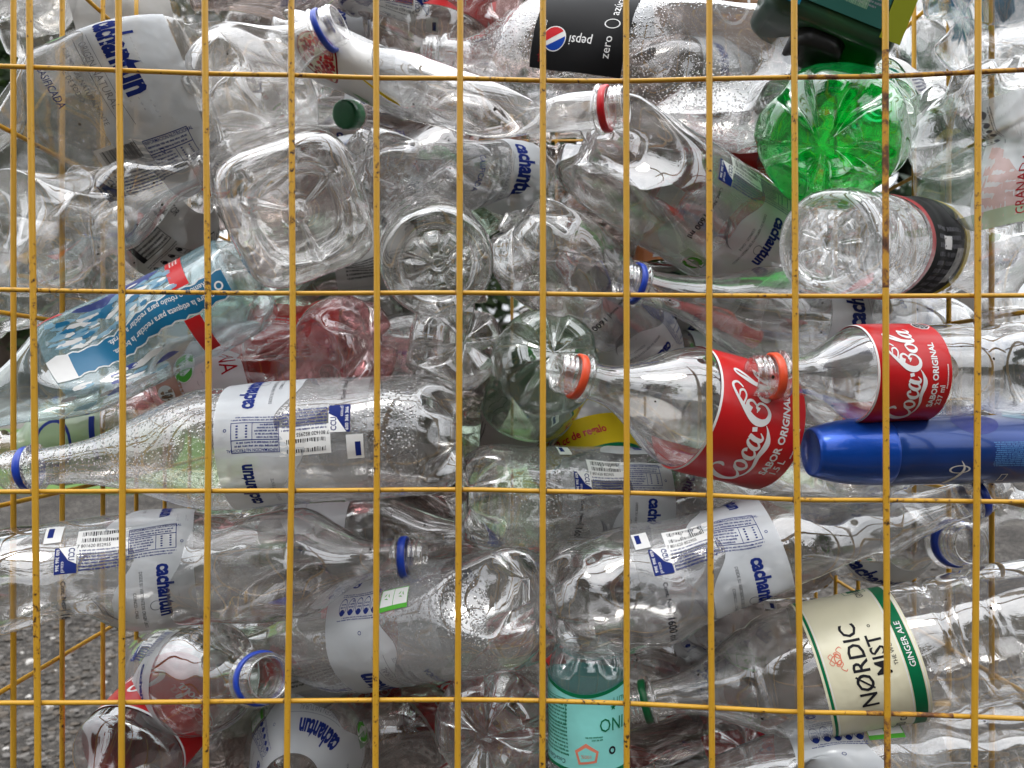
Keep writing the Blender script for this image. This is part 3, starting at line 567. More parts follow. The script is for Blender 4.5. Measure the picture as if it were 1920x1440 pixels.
class Bottle:
    def __init__(s, kind, B, Nn, R, mid=None, flat=0.0, flatdir=0.0, dents=0, seed=0, square=0, wob=.0006, nk=1.13, roll=0, twist=0, nth=96, crease=None, deep=1.0, dent_list=None, step=1):
        s.kind, s.R, s.roll, s.nk, s.twist, s.square = kind, R, math.radians(roll), nk, math.radians(twist), square
        B, Nn = np.array(B), np.array(Nn); s.B = B
        Mm = (B + Nn) / 2 if mid is None else np.array(mid); C = 2 * Mm - (B + Nn) / 2; s.C, s.Nn = C, Nn
        s.L = float((np.linalg.norm(Nn - B) + (np.linalg.norm(C - B) + np.linalg.norm(Nn - C))) / 2)
        s.flat, s.fd = flat, math.radians(flatdir); s.wob = wob; s.seed = seed
        rr = random.Random(seed + 100); s.ph = [rr.uniform(0, 6.28) for _ in range(12)]
        s.dl = []; s.cr = []
        amp = (.0024 if dents >= 4 else .0007 if dents >= 1 else .0002) if crease is None else crease
        for i in range(6):
            n = np.array([rr.uniform(-1, 1), rr.uniform(-1, 1), rr.uniform(-1, 1)]); n /= np.linalg.norm(n); s.cr.append((n * rr.uniform(8, 21), rr.uniform(0, 1), amp * rr.uniform(.5, 1)))
        for i in range(dents):
            x = rr.uniform(.12, .85) * s.L; t = rr.uniform(0, 6.28); ax = rr.uniform(-.75, .75)
            n = np.array([ax, math.cos(t), math.sin(t)]); n /= np.linalg.norm(n)
            s.dl.append((x, n, R * rr.uniform(.50, .86) * (1 - .12 * deep), rr.uniform(.45, .98)))
        for (xf, tdeg, ax, hf, k) in (dent_list or []):
            t = math.radians(tdeg); n = np.array([ax, math.cos(t), math.sin(t)]); n /= np.linalg.norm(n); s.dl.append((xf * s.L, n, R * hf, k))
        s.hb, s.pr = profile(kind, R, s.L, nk); s.px = np.array([p[0] for p in s.pr]); s.prr = np.array([p[1] for p in s.pr]); s.nth = nth; s.step = step
        # frame with the first radial axis pointing to the camera
        t = (Nn - B) / np.linalg.norm(Nn - B); mpt = (B + Nn) / 2; tocam = np.array([0, 0, CZ]) - mpt; e1 = tocam - t * (tocam @ t)
        if np.linalg.norm(e1) < 1e-3: e1 = np.array([0, 0, 1.0]) - t * t[2]
        s.e1 = e1 / np.linalg.norm(e1)
    def warp(s, x, rho, th):
        th = th + s.roll + s.twist * x / s.L
        nm = 1 - sstep(s.L - .075 * s.nk, s.L - .032 * s.nk, x)      # the neck keeps its shape
        if s.square:
            m = 1 / ((np.abs(np.cos(th - s.roll)) ** s.square + np.abs(np.sin(th - s.roll)) ** s.square) ** (1 / s.square))
            rho = rho * (1 + (m * .93 - 1) * sstep(.3, .95, rho / s.R) * nm)
        y, z = rho * np.cos(th), rho * np.sin(th)
        if s.flat:
            c, d = math.cos(s.fd), math.sin(s.fd); u, v = y * c + z * d, -y * d + z * c
            u = u * (1 - s.flat * nm); v = v * (1 + .48 * s.flat * nm); y, z = u * c - v * d, u * d + v * c
        p = s.ph; w = s.wob * nm
        y = y + w * (np.sin(x * 61 + z * 80 + p[0]) + .6 * np.sin(x * 143 - z * 120 + p[1])); z = z + w * (np.sin(x * 57 + y * 85 + p[2]) + .6 * np.sin(x * 120 + y * 150 + p[3]))
        if s.cr:
            g = 0
            for (n, ph, a_) in s.cr:
                u = np.mod(x * n[0] + y * n[1] + z * n[2] + ph, 1.0); g = g + a_ * (np.abs(2 * u - 1) - .5)
            rad = np.sqrt(y * y + z * z) + 1e-9; g = g * nm * sstep(.25, .8, rad / s.R); y, z = y + g * y / rad, z + g * z / rad
        for (x0, n, h, k) in s.dl:
            d = (x - x0) * n[0] + y * n[1] + z * n[2] - h; wd = .0022
            sp = wd * np.logaddexp(0, np.clip(d / wd, -40, 40)) * nm * (1 + k)
            # long way along the axis the dent dies out
            sp = sp * np.exp(-((x - x0) / (s.L * .20)) ** 4)
            x, y, z = x - sp * n[0], y - sp * n[1], z - sp * n[2]
        return x, y, z
    def F(s, x, rho, th):
        x, y, z = s.warp(x, rho, th); t = (x / s.L)[..., None]
        Pc = (1 - t) ** 2 * s.B + 2 * t * (1 - t) * s.C + t ** 2 * s.Nn
        T = 2 * (1 - t) * (s.C - s.B) + 2 * t * (s.Nn - s.C); T = T / np.linalg.norm(T, axis=-1, keepdims=True)
        E1 = s.e1 - T * (T @ s.e1)[..., None]; E1 = E1 / np.linalg.norm(E1, axis=-1, keepdims=True); E2 = np.cross(T, E1)
        return Pc + y[..., None] * E1 + z[..., None] * E2 - s.B
    def body(s, name, mat, parent):
        fo, va = BASES[{'juice': 'ring', 'flower': 'flower'}.get(s.kind, 'petal')]
        nb = 24 if s.step == 1 else 10; tt = np.linspace(0, 1, nb + 1)[1:]
        fi = np.array(fo); vi = np.array(va); th = np.linspace(0, 2 * PI, s.nth, endpoint=False)
        ln = np.linspace(0, 1, len(fi)); lv = np.linspace(0, 1, len(vi))
        rf, xf = np.interp(tt, ln, fi[:, 0]) * s.R, np.interp(tt, ln, fi[:, 1]) * s.R; rv, xv = np.interp(tt, lv, vi[:, 0]) * s.R, np.interp(tt, lv, vi[:, 1]) * s.R
        nl = {'flower': 8, 'juice': 3}.get(s.kind, 5); w = sstep(.06, .5, (1 + np.cos(nl * th)) / 2)
        X = xf[:, None] * w + xv[:, None] * (1 - w); Rr = rf[:, None] * w + rv[:, None] * (1 - w)
        if s.kind == 'juice':
            g = np.exp(-((np.mod(th * 3 / (2 * PI), 1) - .5) / .035) ** 2); X = X - s.R * .12 * g * ((Rr > .15 * s.R) & (Rr < .74 * s.R))
        pr = s.pr[::s.step] if s.step > 1 else s.pr
        if s.step > 1: pr = pr + [s.pr[-1]]
        X = np.concatenate([X, np.repeat(np.array([p[0] for p in pr])[:, None], s.nth, 1)]); Rr = np.concatenate([Rr, np.repeat(np.array([p[1] for p in pr])[:, None], s.nth, 1)])
        V = s.F(X, Rr, np.broadcast_to(th, X.shape)); nr = X.shape[0]
        c = s.F(np.array([fo[0][1] * s.R]), np.array([0.0]), np.array([0.0]))
        V = np.concatenate([c, V.reshape(-1, 3)]); n = s.nth
        i, j = np.meshgrid(np.arange(nr - 1), np.arange(n), indexing='ij'); j2 = (j + 1) % n
        q = np.stack([1 + i * n + j, 1 + i * n + j2, 1 + (i + 1) * n + j2, 1 + (i + 1) * n + j], -1).reshape(-1, 4)
        Fc = q.tolist() + [(0, 1 + (k + 1) % n, 1 + k) for k in range(n)]
        if mat is M['clear'] or mat is M['dewy']:
            return link_mesh(name, V, Fc, [mat, M['thick']], parent, np.concatenate([np.where(q[:, 0] < 1 + (nb - 1) * n, 1, 0), np.ones(n)]).astype(int))
        return link_mesh(name, V, Fc, [mat], parent)
    def band(s, name, x0, x1, r0, r1, mat, parent, cap=False, nth=48, knurl=False):
        th = np.linspace(0, 2 * PI, nth, endpoint=False); b = (x1 - x0) * .15
        pr = [(x0, r0), (x0, r1 - b), (x0 + b, r1), (x1 - b, r1), (x1, r1 - b), (x1, r0)]
        if cap: pr = [(x0, r0), (x0, r1), (x1 - .002, r1), (x1 - .0006, r1 - .0008), (x1, r1 - .0025), (x1, r1 * .5), (x1, 0.0001)]
        V = []
        for k, (x, r) in enumerate(pr):
            rr = r * (1 + (.02 * np.sign(np.sin(th * 40)) if knurl and 0 < k < 3 else 0)); V.append(s.F(np.full(nth, x), rr * np.ones(nth), th))
        V = np.concatenate(V); m = len(pr); Fc = [(i * nth + j, i * nth + (j + 1) % nth, ((i + 1) % m) * nth + (j + 1) % nth, ((i + 1) % m) * nth + j) for i in range(m - (1 if cap else 0)) for j in range(nth)]
        return link_mesh(name, V, Fc, [mat], parent)
    def label(s, dn, la, parent, ls=1.0, c0=0, name='label', keep=None, lift=.0009):
        """print design dn on the wall: la = where it starts (share of the length), c0 = centimetres turned round"""
        D = design(dn); Vs, Fs, Mi, k = [], [], [], 0
        for (V, Fc, mi, lay) in D.items:
            a = V[:, 0] * .01 * ls + la * s.L; c = (V[:, 1] + c0) * .01 * ls; th = c / s.R
            r = np.interp(a, s.px, s.prr); e = .0004
            p = s.F(a, r, th); pa = s.F(a + e, r, th); pt = s.F(a, r, th + e / s.R)
            n = np.cross(pt - p, pa - p); n /= np.maximum(np.linalg.norm(n, axis=1, keepdims=True), 1e-12)
            Vs.append(p - n * -1 * 0 + s.sgn(n, p, a, r, th) * (lift + .00009 * lay)); Fs += [[i + k for i in f] for f in Fc]; Mi += [mi] * len(Fc); k += len(V)
        V = np.concatenate(Vs)
        return link_mesh(name, V, Fs, [M[m] for m in D.names], parent, Mi)
    def sgn(s, n, p, a, r, th):
        # outward normal: compare once with an undented point
        if not hasattr(s, '_sg'):
            q = Bottle.__new__(Bottle); q.__dict__.update(s.__dict__); q.dl = []
            p0 = q.F(a, r, th); p1 = q.F(a, r + .001, th); e = .0004
            pa = q.F(a + e, r, th); pt = q.F(a, r, th + e / s.R); nn = np.cross(pt - p0, pa - p0)
            s._sg = 1.0 if ((p1 - p0) * nn).sum() > 0 else -1.0
        return n * s._sg
def put(kind, B, Nn, R, lab=None, la=.2, ls=1.0, c0=0.0, ring=None, cap=None, mat='clear', text='', group=None, name='plastic_bottle', mid=None, cat='bottle', body_name='bottle_shell', extra=None, **kw):
    Bw, Nw = P(*B), P(*Nn)
    b = Bottle(kind, Bw, Nw, R, mid=P(*mid) if mid else None, **kw)
    root = thing(name, text, cat, Bw, group)
    b.body(body_name, M[mat], root)
    k = b.nk
    if lab: b.label(lab, la, root, ls, c0)
    if ring: b.band('neck_ring', b.L - .0180 * k, b.L - .0125 * k, .0131 * k, .0152 * k, M[ring], root)
    if cap: b.band('cap', b.L - .0175 * k, b.L + .002 * k, .0145 * k, .0158 * k, M[cap], root, cap=True, knurl=True, nth=80)
    return root, b
G = 'empty bottles pressed against the wire mesh'
exec_list = []
#BOTTLES-BEGIN
# ---- upper left
put('water', (-60, 345, .66), (637, 42, .60), .054, 'water_flat', .22, ls=1.08, c0=-17.6, ring='bluering', mid=(322, 196, .635), flat=.72, flatdir=6, dents=1, seed=3, twist=10, mat='clear', group=G,
    text='large flattened crumpled water bottle at upper left with blue neck ring at its right end', nth=120,
    dent_list=[(.78, -50, .1, .55, .95), (.80, 40, .3, .50, .95), (.74, -20, -.4, .42, .95), (.72, 100, -.2, .85, .9), (.12, 120, -.5, .7, .9), (.1, -60, -.5, .6, .9)])
put('big', (20, 70, .86), (640, 0, .92), .062, 'g2', .22, ls=1.2, c0=2, mat='dusty', flat=.2, dents=4, seed=12, group=G, text='dull beige bottle lying behind the flattened one along the top left edge')
put('small', (25, 25, .80), (170, -190, .86), .045, mat='clear', group=G, cap='whitecap', text='milky white plastic bottle end in the top left corner', body_name='bottle_shell', seed=5)
put('small', (255, 490, .76), (418, 318, .69), .038, 'sport', .18, c0=1.5, ring='orangering', mat='clear', dents=1, seed=6, group=G, text='small bottle with grey printed label and orange neck ring left of the square bottle base')
put('rib', (-60, 600, .70), (330, 395, .72), .044, None, mat='clear', flat=.35, flatdir=20, dents=7, seed=8, group=G, text='clear ribbed crumpled bottle at the left edge above the bottle with the torn blue label')
put('water', (-30, 380, .72), (120, 520, .78), .042, None, mat='clear', dents=6, seed=18, group=G, text='clear dented bottle tucked under the flattened bottle at the left edge')
put('water', (-60, 470, .64), (420, 300, .66), .047, None, mat='clear', flat=.3, flatdir=20, dents=5, seed=19, group=G, text='crumpled clear bottle directly under the large flattened water bottle at the left')
put('big', (380, 215, .625), (610, 150, .70), .052, None, mat='clear', flat=.25, flatdir=10, dents=7, seed=192, nk=1.0, group=G, text='sharply creased clear bottle between the flattened bottle and the square base')
put('big', (1790, 40, .64), (2060, -90, .66), .060, 'sky', .3, c0=3, mat='clear', flat=.2, dents=6, seed=193, group=G, text='large creased clear bottle at the top right beside the dark green container')
# ---- bottle ends facing the viewer
put('juice', (566, 404, .570), (470, 300, .83), .057, None, mat='clear', square=4, roll=22, seed=21, group=G, wob=.0003, text='square clear bottle base with a round centre dimple facing the viewer', nth=120)
put('flower', (822, 497, .575), (775, 380, .86), .0435, None, mat='clear', roll=10, seed=22, group=G, text='round clear bottle base with flower shaped ribs beside the square base', nth=112, wob=.0003)
put('flower', (1545, 456, .565), (1880, 476, .80), .0410, 'pepsiback', .25, ls=.86, c0=0, mat='droplet', roll=8, seed=23, group=G, text='round bottle base covered in droplets, its black label showing at the right', nth=112)

put('big', (1540, 268, .595), (1655, 195, .92), .0565, 'g2', .45, c0=4, mat='green', roll=20, seed=24, group=G, wob=.0016, dents=0, twist=20, text='large bright green bottle with its star shaped base facing the viewer', nth=128,
    dent_list=[(.02, 150, -.9, .46, .6), (.03, 60, -.8, .62, .7)])
put('big', (1040, 655, .600), (930, 850, .86), .0445, 'g6', .35, c0=6, mat='palegreen', roll=50, seed=25, group=G, dents=2, text='pale green bottle with lobed base behind the neck of the big red labelled bottle', nth=112)
put('big', (908, 1385, .590), (1010, 1240, .85), .0475, 'g1', .4, c0=3, mat='dewy', roll=15, seed=26, group=G, text='droplet covered bottle base at the bottom edge left of the aqua labelled bottle', nth=112)
put('water', (880, 640, .620), (640, 700, .82), .045, None, mat='clear', dents=7, seed=27, group=G, text='clear crushed bottle base in the middle, left of the pale green bottle', roll=30)
# ---- middle left
put('water', (866, 812, .595), (12, 884, .590), .0465, 'water', .185, c0=.6, ring='bluering', mat='dewy', group=G, wob=.0005, seed=31, text='long dewy water bottle whose blue neck ring lies at the left edge', mid=(440, 838, .592), nth=100,
    dent_list=[(.12, 190, -.2, .82, .5)])
put('water', (490, 520, .66), (-150, 830, .62), .0400, 'blue', .06, ls=.92, c0=1.0, mat='aqua', flat=.12, dents=1, seed=32, group=G, text='bluish bottle slanting at the left with a torn blue label strip of instructions', nth=100)
put('cola', (705, 640, .635), (230, 740, .76), .0440, 'juice', .40, c0=-2, mat='red_pet', dents=4, seed=33, group=G, text='dented bottle with green recycling mark and pinkish contents above the long dewy bottle',
    dent_list=[(.12, 0, .3, .7, .9)])
put('cola', (760, 640, .76), (300, 670, .84), .060, 'cola', .14, ls=1.25, c0=-9, mat='clear', group=G, seed=34, text='bottle with bright red label hidden behind the pinkish dented bottle')
put('big', (700, 700, .78), (230, 760, .84), .05, 'g3', .2, mat='clear', group=G, seed=35, text='bottle with red translucent label right behind the green recycling mark')
put('nordic', (330, 800, .74), (-40, 850, .72), .040, 'g4', .3, mat='pink', group=G, seed=36, text='small bottle with pale label beneath the torn blue label')
# ---- lower left
put('water', (-55, 1112, .595), (640, 1022, .680), .0470, 'water', .20, c0=-2.4, mat='clear', group=G, seed=41, text='label covered water bottle at the left edge with barcode side up', nth=100, dents=1)
put('water', (300, 1072, .640), (798, 1043, .625), .0440, None, ring='bluering', mat='clear', group=G, seed=42, wob=.001, text='clear bottle shoulder with blue neck ring pointing right in the lower left middle', nth=100)
put('water', (1022, 1128, .585), (400, 1235, .740), .0465, 'water', .19, c0=-21.6, mat='dewy', group=G, seed=43, roll=25, text='dewy water bottle with green boxes on its label and lobed base pointing right', nth=112,
    dent_list=[(.13, 20, -.3, .8, .8)])
put('water', (290, 1262, .860), (505, 1271, .565), .0480, 'water', .30, c0=-3, ring='bluering', mat='clear', group=G, seed=44, nk=1.3, text='bottle pointing its open neck with blue ring straight at the viewer, lower left', nth=100, mid=(370, 1270, .70))
put('cola', (430, 1225, .800), (900, 1190, .860), .0480, 'cola', .35, c0=2, mat='clear', group=G, seed=45, text='red labelled bottle half hidden behind the bottle facing the viewer')
put('cola', (410, 1230, .800), (120, 1560, .590), .0480, 'cola', .26, c0=8, mat='clear', group=G, seed=46, text='bottle with red label slanting out of the bottom left corner', nth=100)
put('water', (625, 1300, .900), (512, 1540, .575), .056, 'water', .45, c0=-14, mat='dusty', group=G, seed=47, text='dusty bottle at the bottom edge with large blue letters arching over its shoulder', nth=100)
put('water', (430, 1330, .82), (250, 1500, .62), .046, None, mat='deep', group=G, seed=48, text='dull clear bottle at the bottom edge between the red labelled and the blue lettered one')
put('cola', (970, 1230, .94), (690, 1440, .80), .046, 'cola', .35, c0=5, mat='clear', group=G, seed=49, text='red labelled bottle at the bottom edge left of the droplet covered base')
put('water', (380, 1000, .78), (968, 1012, .72), .0500, 'water', .20, c0=-20, ring='bluering', mat='clear', dents=4, seed=50, group=G, text='bottle behind the lower left row whose blue ring touches the dewy base end')
# ---- centre
put('water', (672, 300, .595), (1150, 388, .840), .0400, 'water', .20, c0=-15.2, mat='clear', flat=.2, flatdir=40, dents=4, seed=61, roll=10, group=G, text='crumpled bottle with knobbly base and large blue letters above the flower ribbed base', nth=112)
put('small', (545, 62, .67), (1174, 198, .572), .0350, 'fruit', .10, c0=0, ring='redring', mat='clear', mid=(850, 190, .625), flat=.35, flatdir=70, dents=5, seed=62, twist=60, group=G, text='twisted bottle with pomegranate picture and bright red neck ring', nth=112)
put('water', (1090, 262, .640), (1640, 590, .800), .0540, 'water', .24, c0=-4.9, mat='clear', seed=63, dents=2, group=G, text='big clear water bottle slanting down towards the droplet covered round base', nth=112,
    dent_list=[(.08, -30, -.4, .6, .9), (.10, 60, -.2, .62, .9)])
put('water', (960, 400, .640), (1330, 790, .800), .0500, 'water', .28, c0=-4.5, mat='clear', seed=64, dents=5, group=G, text='crushed water bottle in the centre above the neck of the big red labelled bottle', nth=112)
put('big', (1665, 870, .655), (1042, 695, .567), .0485, 'cola', .41, ls=.90, c0=-.3, ring='orangering', mat='clear', seed=65, group=G, wob=.0003, text='large bottle with red script label and orange red neck ring in the centre right', nth=112)
put('cola', (2010, 690, .590), (1408, 706, .560), .0355, 'cola_small', .49, ls=.66, c0=-.4, ring='orangering', mat='clear', seed=66, group=G, wob=.0003, text='smaller bottle with red script label and octagonal black seal at the right edge', nth=112)
put('water', (1790, 640, .760), (1162, 523, .620), .0430, 'water', .2, c0=-10, ring='bluering', mat='clear', mid=(1480, 600, .68), seed=67, group=G, text='clear bottle with blue neck ring pointing left under the slanting one, right of centre', nth=100)
put('water', (1380, 610, .840), (1768, 577, .800), .0400, 'water', .3, c0=-4, ring='bluering', mat='clear', seed=68, group=G, text='far bottle whose small blue neck ring shows below the black label')
put('water', (866, 932, .650), (1580, 945, .740), .0455, 'water', .20, ls=.92, c0=-2.3, mat='dewy', seed=69, group=G, text='dewy water bottle in the lower centre tucked under the big red labelled bottle', nth=100)
put('small', (1500, 760, .9), (1215, 905, .70), .035, 'gift', .2, c0=1, mat='palegreen', seed=70, group=G, ring='greenring', text='bottle with green neck ring under the big red labelled bottle')
put('big', (1150, 965, .725), (1010, 590, .840), .046, 'gift', .09, c0=1.2, mat='clear', seed=71, group=G, text='bottle with yellow promotional band seen below the orange red neck ring')
# ---- upper centre and right
put('big', (1500, 160, .665), (800, 96, .78), .0610, 'pepsi', .40, ls=.86, c0=.2, mat='dewy', seed=81, group=G, roll=30, text='big bottle with black label at the top, dewy shoulder and bulging lobed base', nth=120, dents=0,
    dent_list=[(.16, 20, .1, .68, .9)])
put('big', (800, 150, .84), (840, -330, .86), .068, 'g1', .16, c0=9, mat='dusty', seed=82, group=G, text='large dull bottle standing upside down at the top behind the pomegranate bottle')
put('water', (985, 130, .90), (1040, -230, .90), .050, None, mat='pink', seed=83, group=G, text='pinkish dewy bottle left of the black label')
put('small', (1640, 40, .95), (1480, 100, .700), .040, None, ring='redring', mat='clear', seed=84, group=G, text='bottle mouth with red ring facing the viewer right of the bulging lobed base')
put('big', (1600, 120, .82), (2080, -60, .72), .062, 'sky', .25, c0=-2, mat='clear', seed=85, dents=5, group=G, text='big clear crumpled bottle against the sky in the top right corner')
put('rib', (1810, 150, .640), (1880, 640, .620), .0520, 'granada', .16, c0=-6, mat='clear', seed=86, dents=5, flat=.25, flatdir=30, twist=25, group=G, text='wavy crumpled juice bottle upright at the right edge with pink and yellow label', nth=112)
put('water', (1850, 190, .74), (2100, 60, .76), .045, None, mat='clear', seed=87, dents=4, group=G, text='clear bottle lobe against the sky above the upright juice bottle')
put('cola', (1385, 190, .80), (1320, 460, .88), .048, 'cola', .12, c0=9, mat='clear', seed=88, group=G, text='dark red labelled bottle hidden behind the green one')
put('small', (860, 236, .92), (646, 214, .700), .036, None, cap='greenring', mat='deep', seed=89, nk=.82, group=G, text='bottle closed by a dark green screw cap in the upper left middle')
put('small', (1250, 560, .84), (1290, 300, .92), .042, 'g5', .1, mat='pink', seed=90, dents=4, group=G, text='bottle with orange label seen through the slanting water bottle')
put('small', (640, 330, .86), (980, 250, .90), .042, 'g5', .1, mat='pink', seed=91, dents=4, group=G, text='bottle with orange label behind the knobbly base')
put('big', (1200, 520, .86), (1480, 560, .90), .048, 'g4', .2, mat='green', seed=92, group=G, text='dark green bottle glimpsed under the slanting water bottle')
# ---- lower right
put('water', (1032, 1130, .600), (1866, 916, .600), .0465, 'water', .19, c0=-2.5, ring='bluering', mat='clear', mid=(1450, 1045, .598), seed=101, dents=1, group=G, wob=.0010, text='long barcode labelled water bottle crossing the lower right of the cage', nth=112)
put('water', (1520, 990, .860), (1822, 1022, .620), .0450, 'water', .25, c0=-8, ring='bluering', mat='clear', seed=102, nk=1.3, group=G, text='bottle mouth with blue ring facing the viewer at the lower right edge')
put('nordic', (2030, 1155, .590), (1172, 1322, .640), .0500, 'nordic', .375, ls=.88, c0=.3, ring='greenring', mat='clear', seed=103, group=G, wob=.0004, text='bottle with cream and green label at lower right, green ring on its neck', nth=112)
put('water', (2040, 1415, .600), (1180, 1480, .620), .0465, 'water', .34, c0=-18.8, mat='clear', seed=104, group=G, text='water bottle along the bottom right edge showing small oval icons and green boxes', nth=100, dents=2)
put('small', (1101, 1205, .600), (1112, 1700, .600), .0305, 'aqua', .12, c0=-1.3, mat='aqua', seed=105, group=G, text='small bottle standing upside down with aqua label and dark green borders', nth=90)
put('water', (1560, 1330, .78), (1160, 1230, .84), .048, 'water', .2, c0=-12, mat='clear', seed=106, group=G, text='clear bottle under the long barcode bottle, seen left of the cream label')
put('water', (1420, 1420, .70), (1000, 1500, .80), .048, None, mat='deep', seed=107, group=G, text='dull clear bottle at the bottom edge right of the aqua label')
put('big', (1560, 880, .80), (1980, 960, .78), .046, None, mat='clear', seed=108, group=G, text='clear bottle beneath the blue spray can')
# ---- spray can and drink container
def spray():
    b = Bottle('water', P(2080, 838, .585), P(1520, 848, .572), .0245, nth=72)
    rt = thing('spray_can', 'metallic blue deodorant can with rounded cap under the small red labelled bottle', 'spray can', P(2080, 838, .585)); L_ = b.L; n = 72; th = np.linspace(0, 2 * PI, n, endpoint=False)
    def lathe(nm, pr, mat):
        V = np.concatenate([b.B * 0 + b.F0(np.full(n, x), r * np.ones(n), th) for x, r in pr]); Fc = [(i * n + j, i * n + (j + 1) % n, (i + 1) * n + (j + 1) % n, (i + 1) * n + j) for i in range(len(pr) - 1) for j in range(n)]
        return link_mesh(nm, V, Fc, [mat], rt)
    lathe('can_body', [(0, .0001), (0, .024), (.002, .0255), (L_ - .062, .0255), (L_ - .058, .0258), (L_ - .055, .0250)], mk_solid('blue_can_paint', (.006, .05, .26), .3, .4, .08, 60, metal=.35, vary=.3))
    cp = [(L_ - .0555, .0246), (L_ - .0550, .0252)] + [(L_ - .053 + .053 * t, .0252 * (1 - .30 * t ** 2.6)) for t in np.linspace(0, 1, 14)] + [(L_ + .0005, .0165), (L_ - .0006, .015), (L_ - .0008, .0001)]
    lathe('cap', cp, mk_solid('blue_cap_metallic', (.004, .065, .40), .32, .4, .12, 500, metal=.45))
    D = Design(14, 15); w = 'lightblue'; D.lines(7.6, -1.3, 10.8, .55, 13, w, 1, dir='a', seed=3, word=.5); D.lines(3.6, -1.3, 6.6, .55, 13, w, 1, dir='a', seed=4, word=.5)
    D.rect(6.8, -1.2, 7.3, .7, 'ink', 1); D.rect(6.9, -1.1, 7.2, .2, 'wink', 2); D.disc(13.2, -1.5, .8, .35, 'wink', 1, 22, .8); D.text('24h', 10.6, -2.7, .5, 'wink', 'a', 1, slant=.2); D.frame(9.4, -2.9, 9.9, -2.0, .06, 'wink', 1)
    D.stroke([(13.8, 3.1, .3), (12.9, 1.6, .2), (13.2, .8, .02)], 'wink', 1, 'a', 0, 0)
    D.disc(5.8, 3.2, 3.0, .8, 'icelab', 1, 28); D.disc(5.4, 3.35, 1.8, .5, 'peachink', 2, 24); D.disc(11.5, 2.3, 1.7, 1.2, 'deepblue', 1, 28)
    V, Fc, Mi, k = [], [], [], 0
    for (v, f, mi, lay) in D.items:
        V.append(b.F0(v[:, 0] * .01, np.full(len(v), .0256 + .00008 * lay), v[:, 1] * .01 / .0255)); Fc += [[i + k for i in q] for q in f]; Mi += [mi] * len(f); k += len(v)
    link_mesh('print', np.concatenate(V), Fc, [M[m] for m in D.names], rt, Mi)
Bottle.F0 = lambda s, x, r, th: s.B * 0 + (s.B[None] + x[:, None] * ((s.Nn - s.B) / np.linalg.norm(s.Nn - s.B)) + (r * np.cos(th))[:, None] * s.e1 + (r * np.sin(th))[:, None] * np.cross((s.Nn - s.B) / np.linalg.norm(s.Nn - s.B), s.e1)) - s.B[None]
M['lightblue'] = mk_solid('light_blue_ink', (.12, .30, .62), .5)
spray()
def jug():
    o = P(1525, 92, .625); rt = thing('drink_container', 'dark green and yellow printed container hanging upside down at the top right', 'container', o)
    t = math.radians(22); ux = np.array([math.cos(t), 0, -math.sin(t)]); uz = np.array([math.sin(t), 0, math.cos(t)]); uy = np.array([0, 1.0, 0])
    def rr_ring(z, w, d, r, n=10):
        out = []
        for cx, cy_, a0 in ((w - r, d - r, 0), (-w + r, d - r, PI / 2), (-w + r, -d + r, PI), (w - r, -d + r, 1.5 * PI)):
            for i in range(n): a = a0 + i * PI / 2 / (n - 1); out.append(ux * (cx + r * math.cos(a)) + uy * (cy_ + r * math.sin(a)) + uz * z)
        return out
    def loft(nm, secs, mat):
        V = [p for s in secs for p in rr_ring(*s)]; n = 40; Fc = [(i * n + j, i * n + (j + 1) % n, (i + 1) * n + (j + 1) % n, (i + 1) * n + j) for i in range(len(secs) - 1) for j in range(n)] + [tuple(range(n - 1, -1, -1)), tuple((len(secs) - 1) * n + j for j in range(n))]
        return link_mesh(nm, V, Fc, [mat], rt)
    loft('container_body', [(.004, .046, .024, .012), (.008, .052, .028, .014), (.012, .054, .030, .014), (.2, .056, .031, .014), (.22, .04, .025, .014)], mk_solid('dark_green_container', (.02, .075, .03), .32, .4, .1, 60, spots=(.01, .035, .03)))
    loft('cap', [(-.010, .018, .018, .012), (-.008, .021, .021, .014), (.006, .021, .021, .014)], mk_solid('black_cap', (.012, .012, .012), .4, .1))
    loft('yellow_edge', [(.014, .057, .0315, .014), (.19, .0585, .0325, .014)], M['yellowgreen']) if 0 else None
    D = Design(1, 1)
    D.rect(-5.3, -16, -2.9, -1, 'cyanlab', 1); D.text('MO Z', -3.3, -1.6, 1.3, 'yellow', '-c', 2, bold=.03)
    D.rect(-2.8, -16, 3.6, -1.6, 'tealdark', 1); D.lines(-1.6, -14, 3.2, -2.8, 34, 'grey', 2, seed=4); D.rect(3.7, -16, 5.4, -1, 'yellowgreen', 1); D.barcode(.2, -2.6, 1.8, .9, mat='palegrn_film')
    V, Fc, Mi, k = [], [], [], 0
    for (v, f, mi, lay) in D.items:
        v3 = v[:, 0:1] * .01 * ux + v[:, 1:2] * -.01 * uz - uy * (.0318 + .0001 * lay); V.append(v3); Fc += [[i + k for i in q] for q in f]; Mi += [mi] * len(f); k += len(v)
    link_mesh('printed_label', np.concatenate(V), Fc, [M[m] for m in D.names], rt, Mi, smooth=False)
M['cyanlab'] = mk_solid('teal_blue_ink', (.005, .14, .24), .4, .3); M['tealdark'] = mk_solid('dark_teal_ink', (.015, .075, .06), .4, .3); M['yellowgreen'] = mk_solid('yellow_green_ink', (.18, .20, .01), .4, .3)
jug()
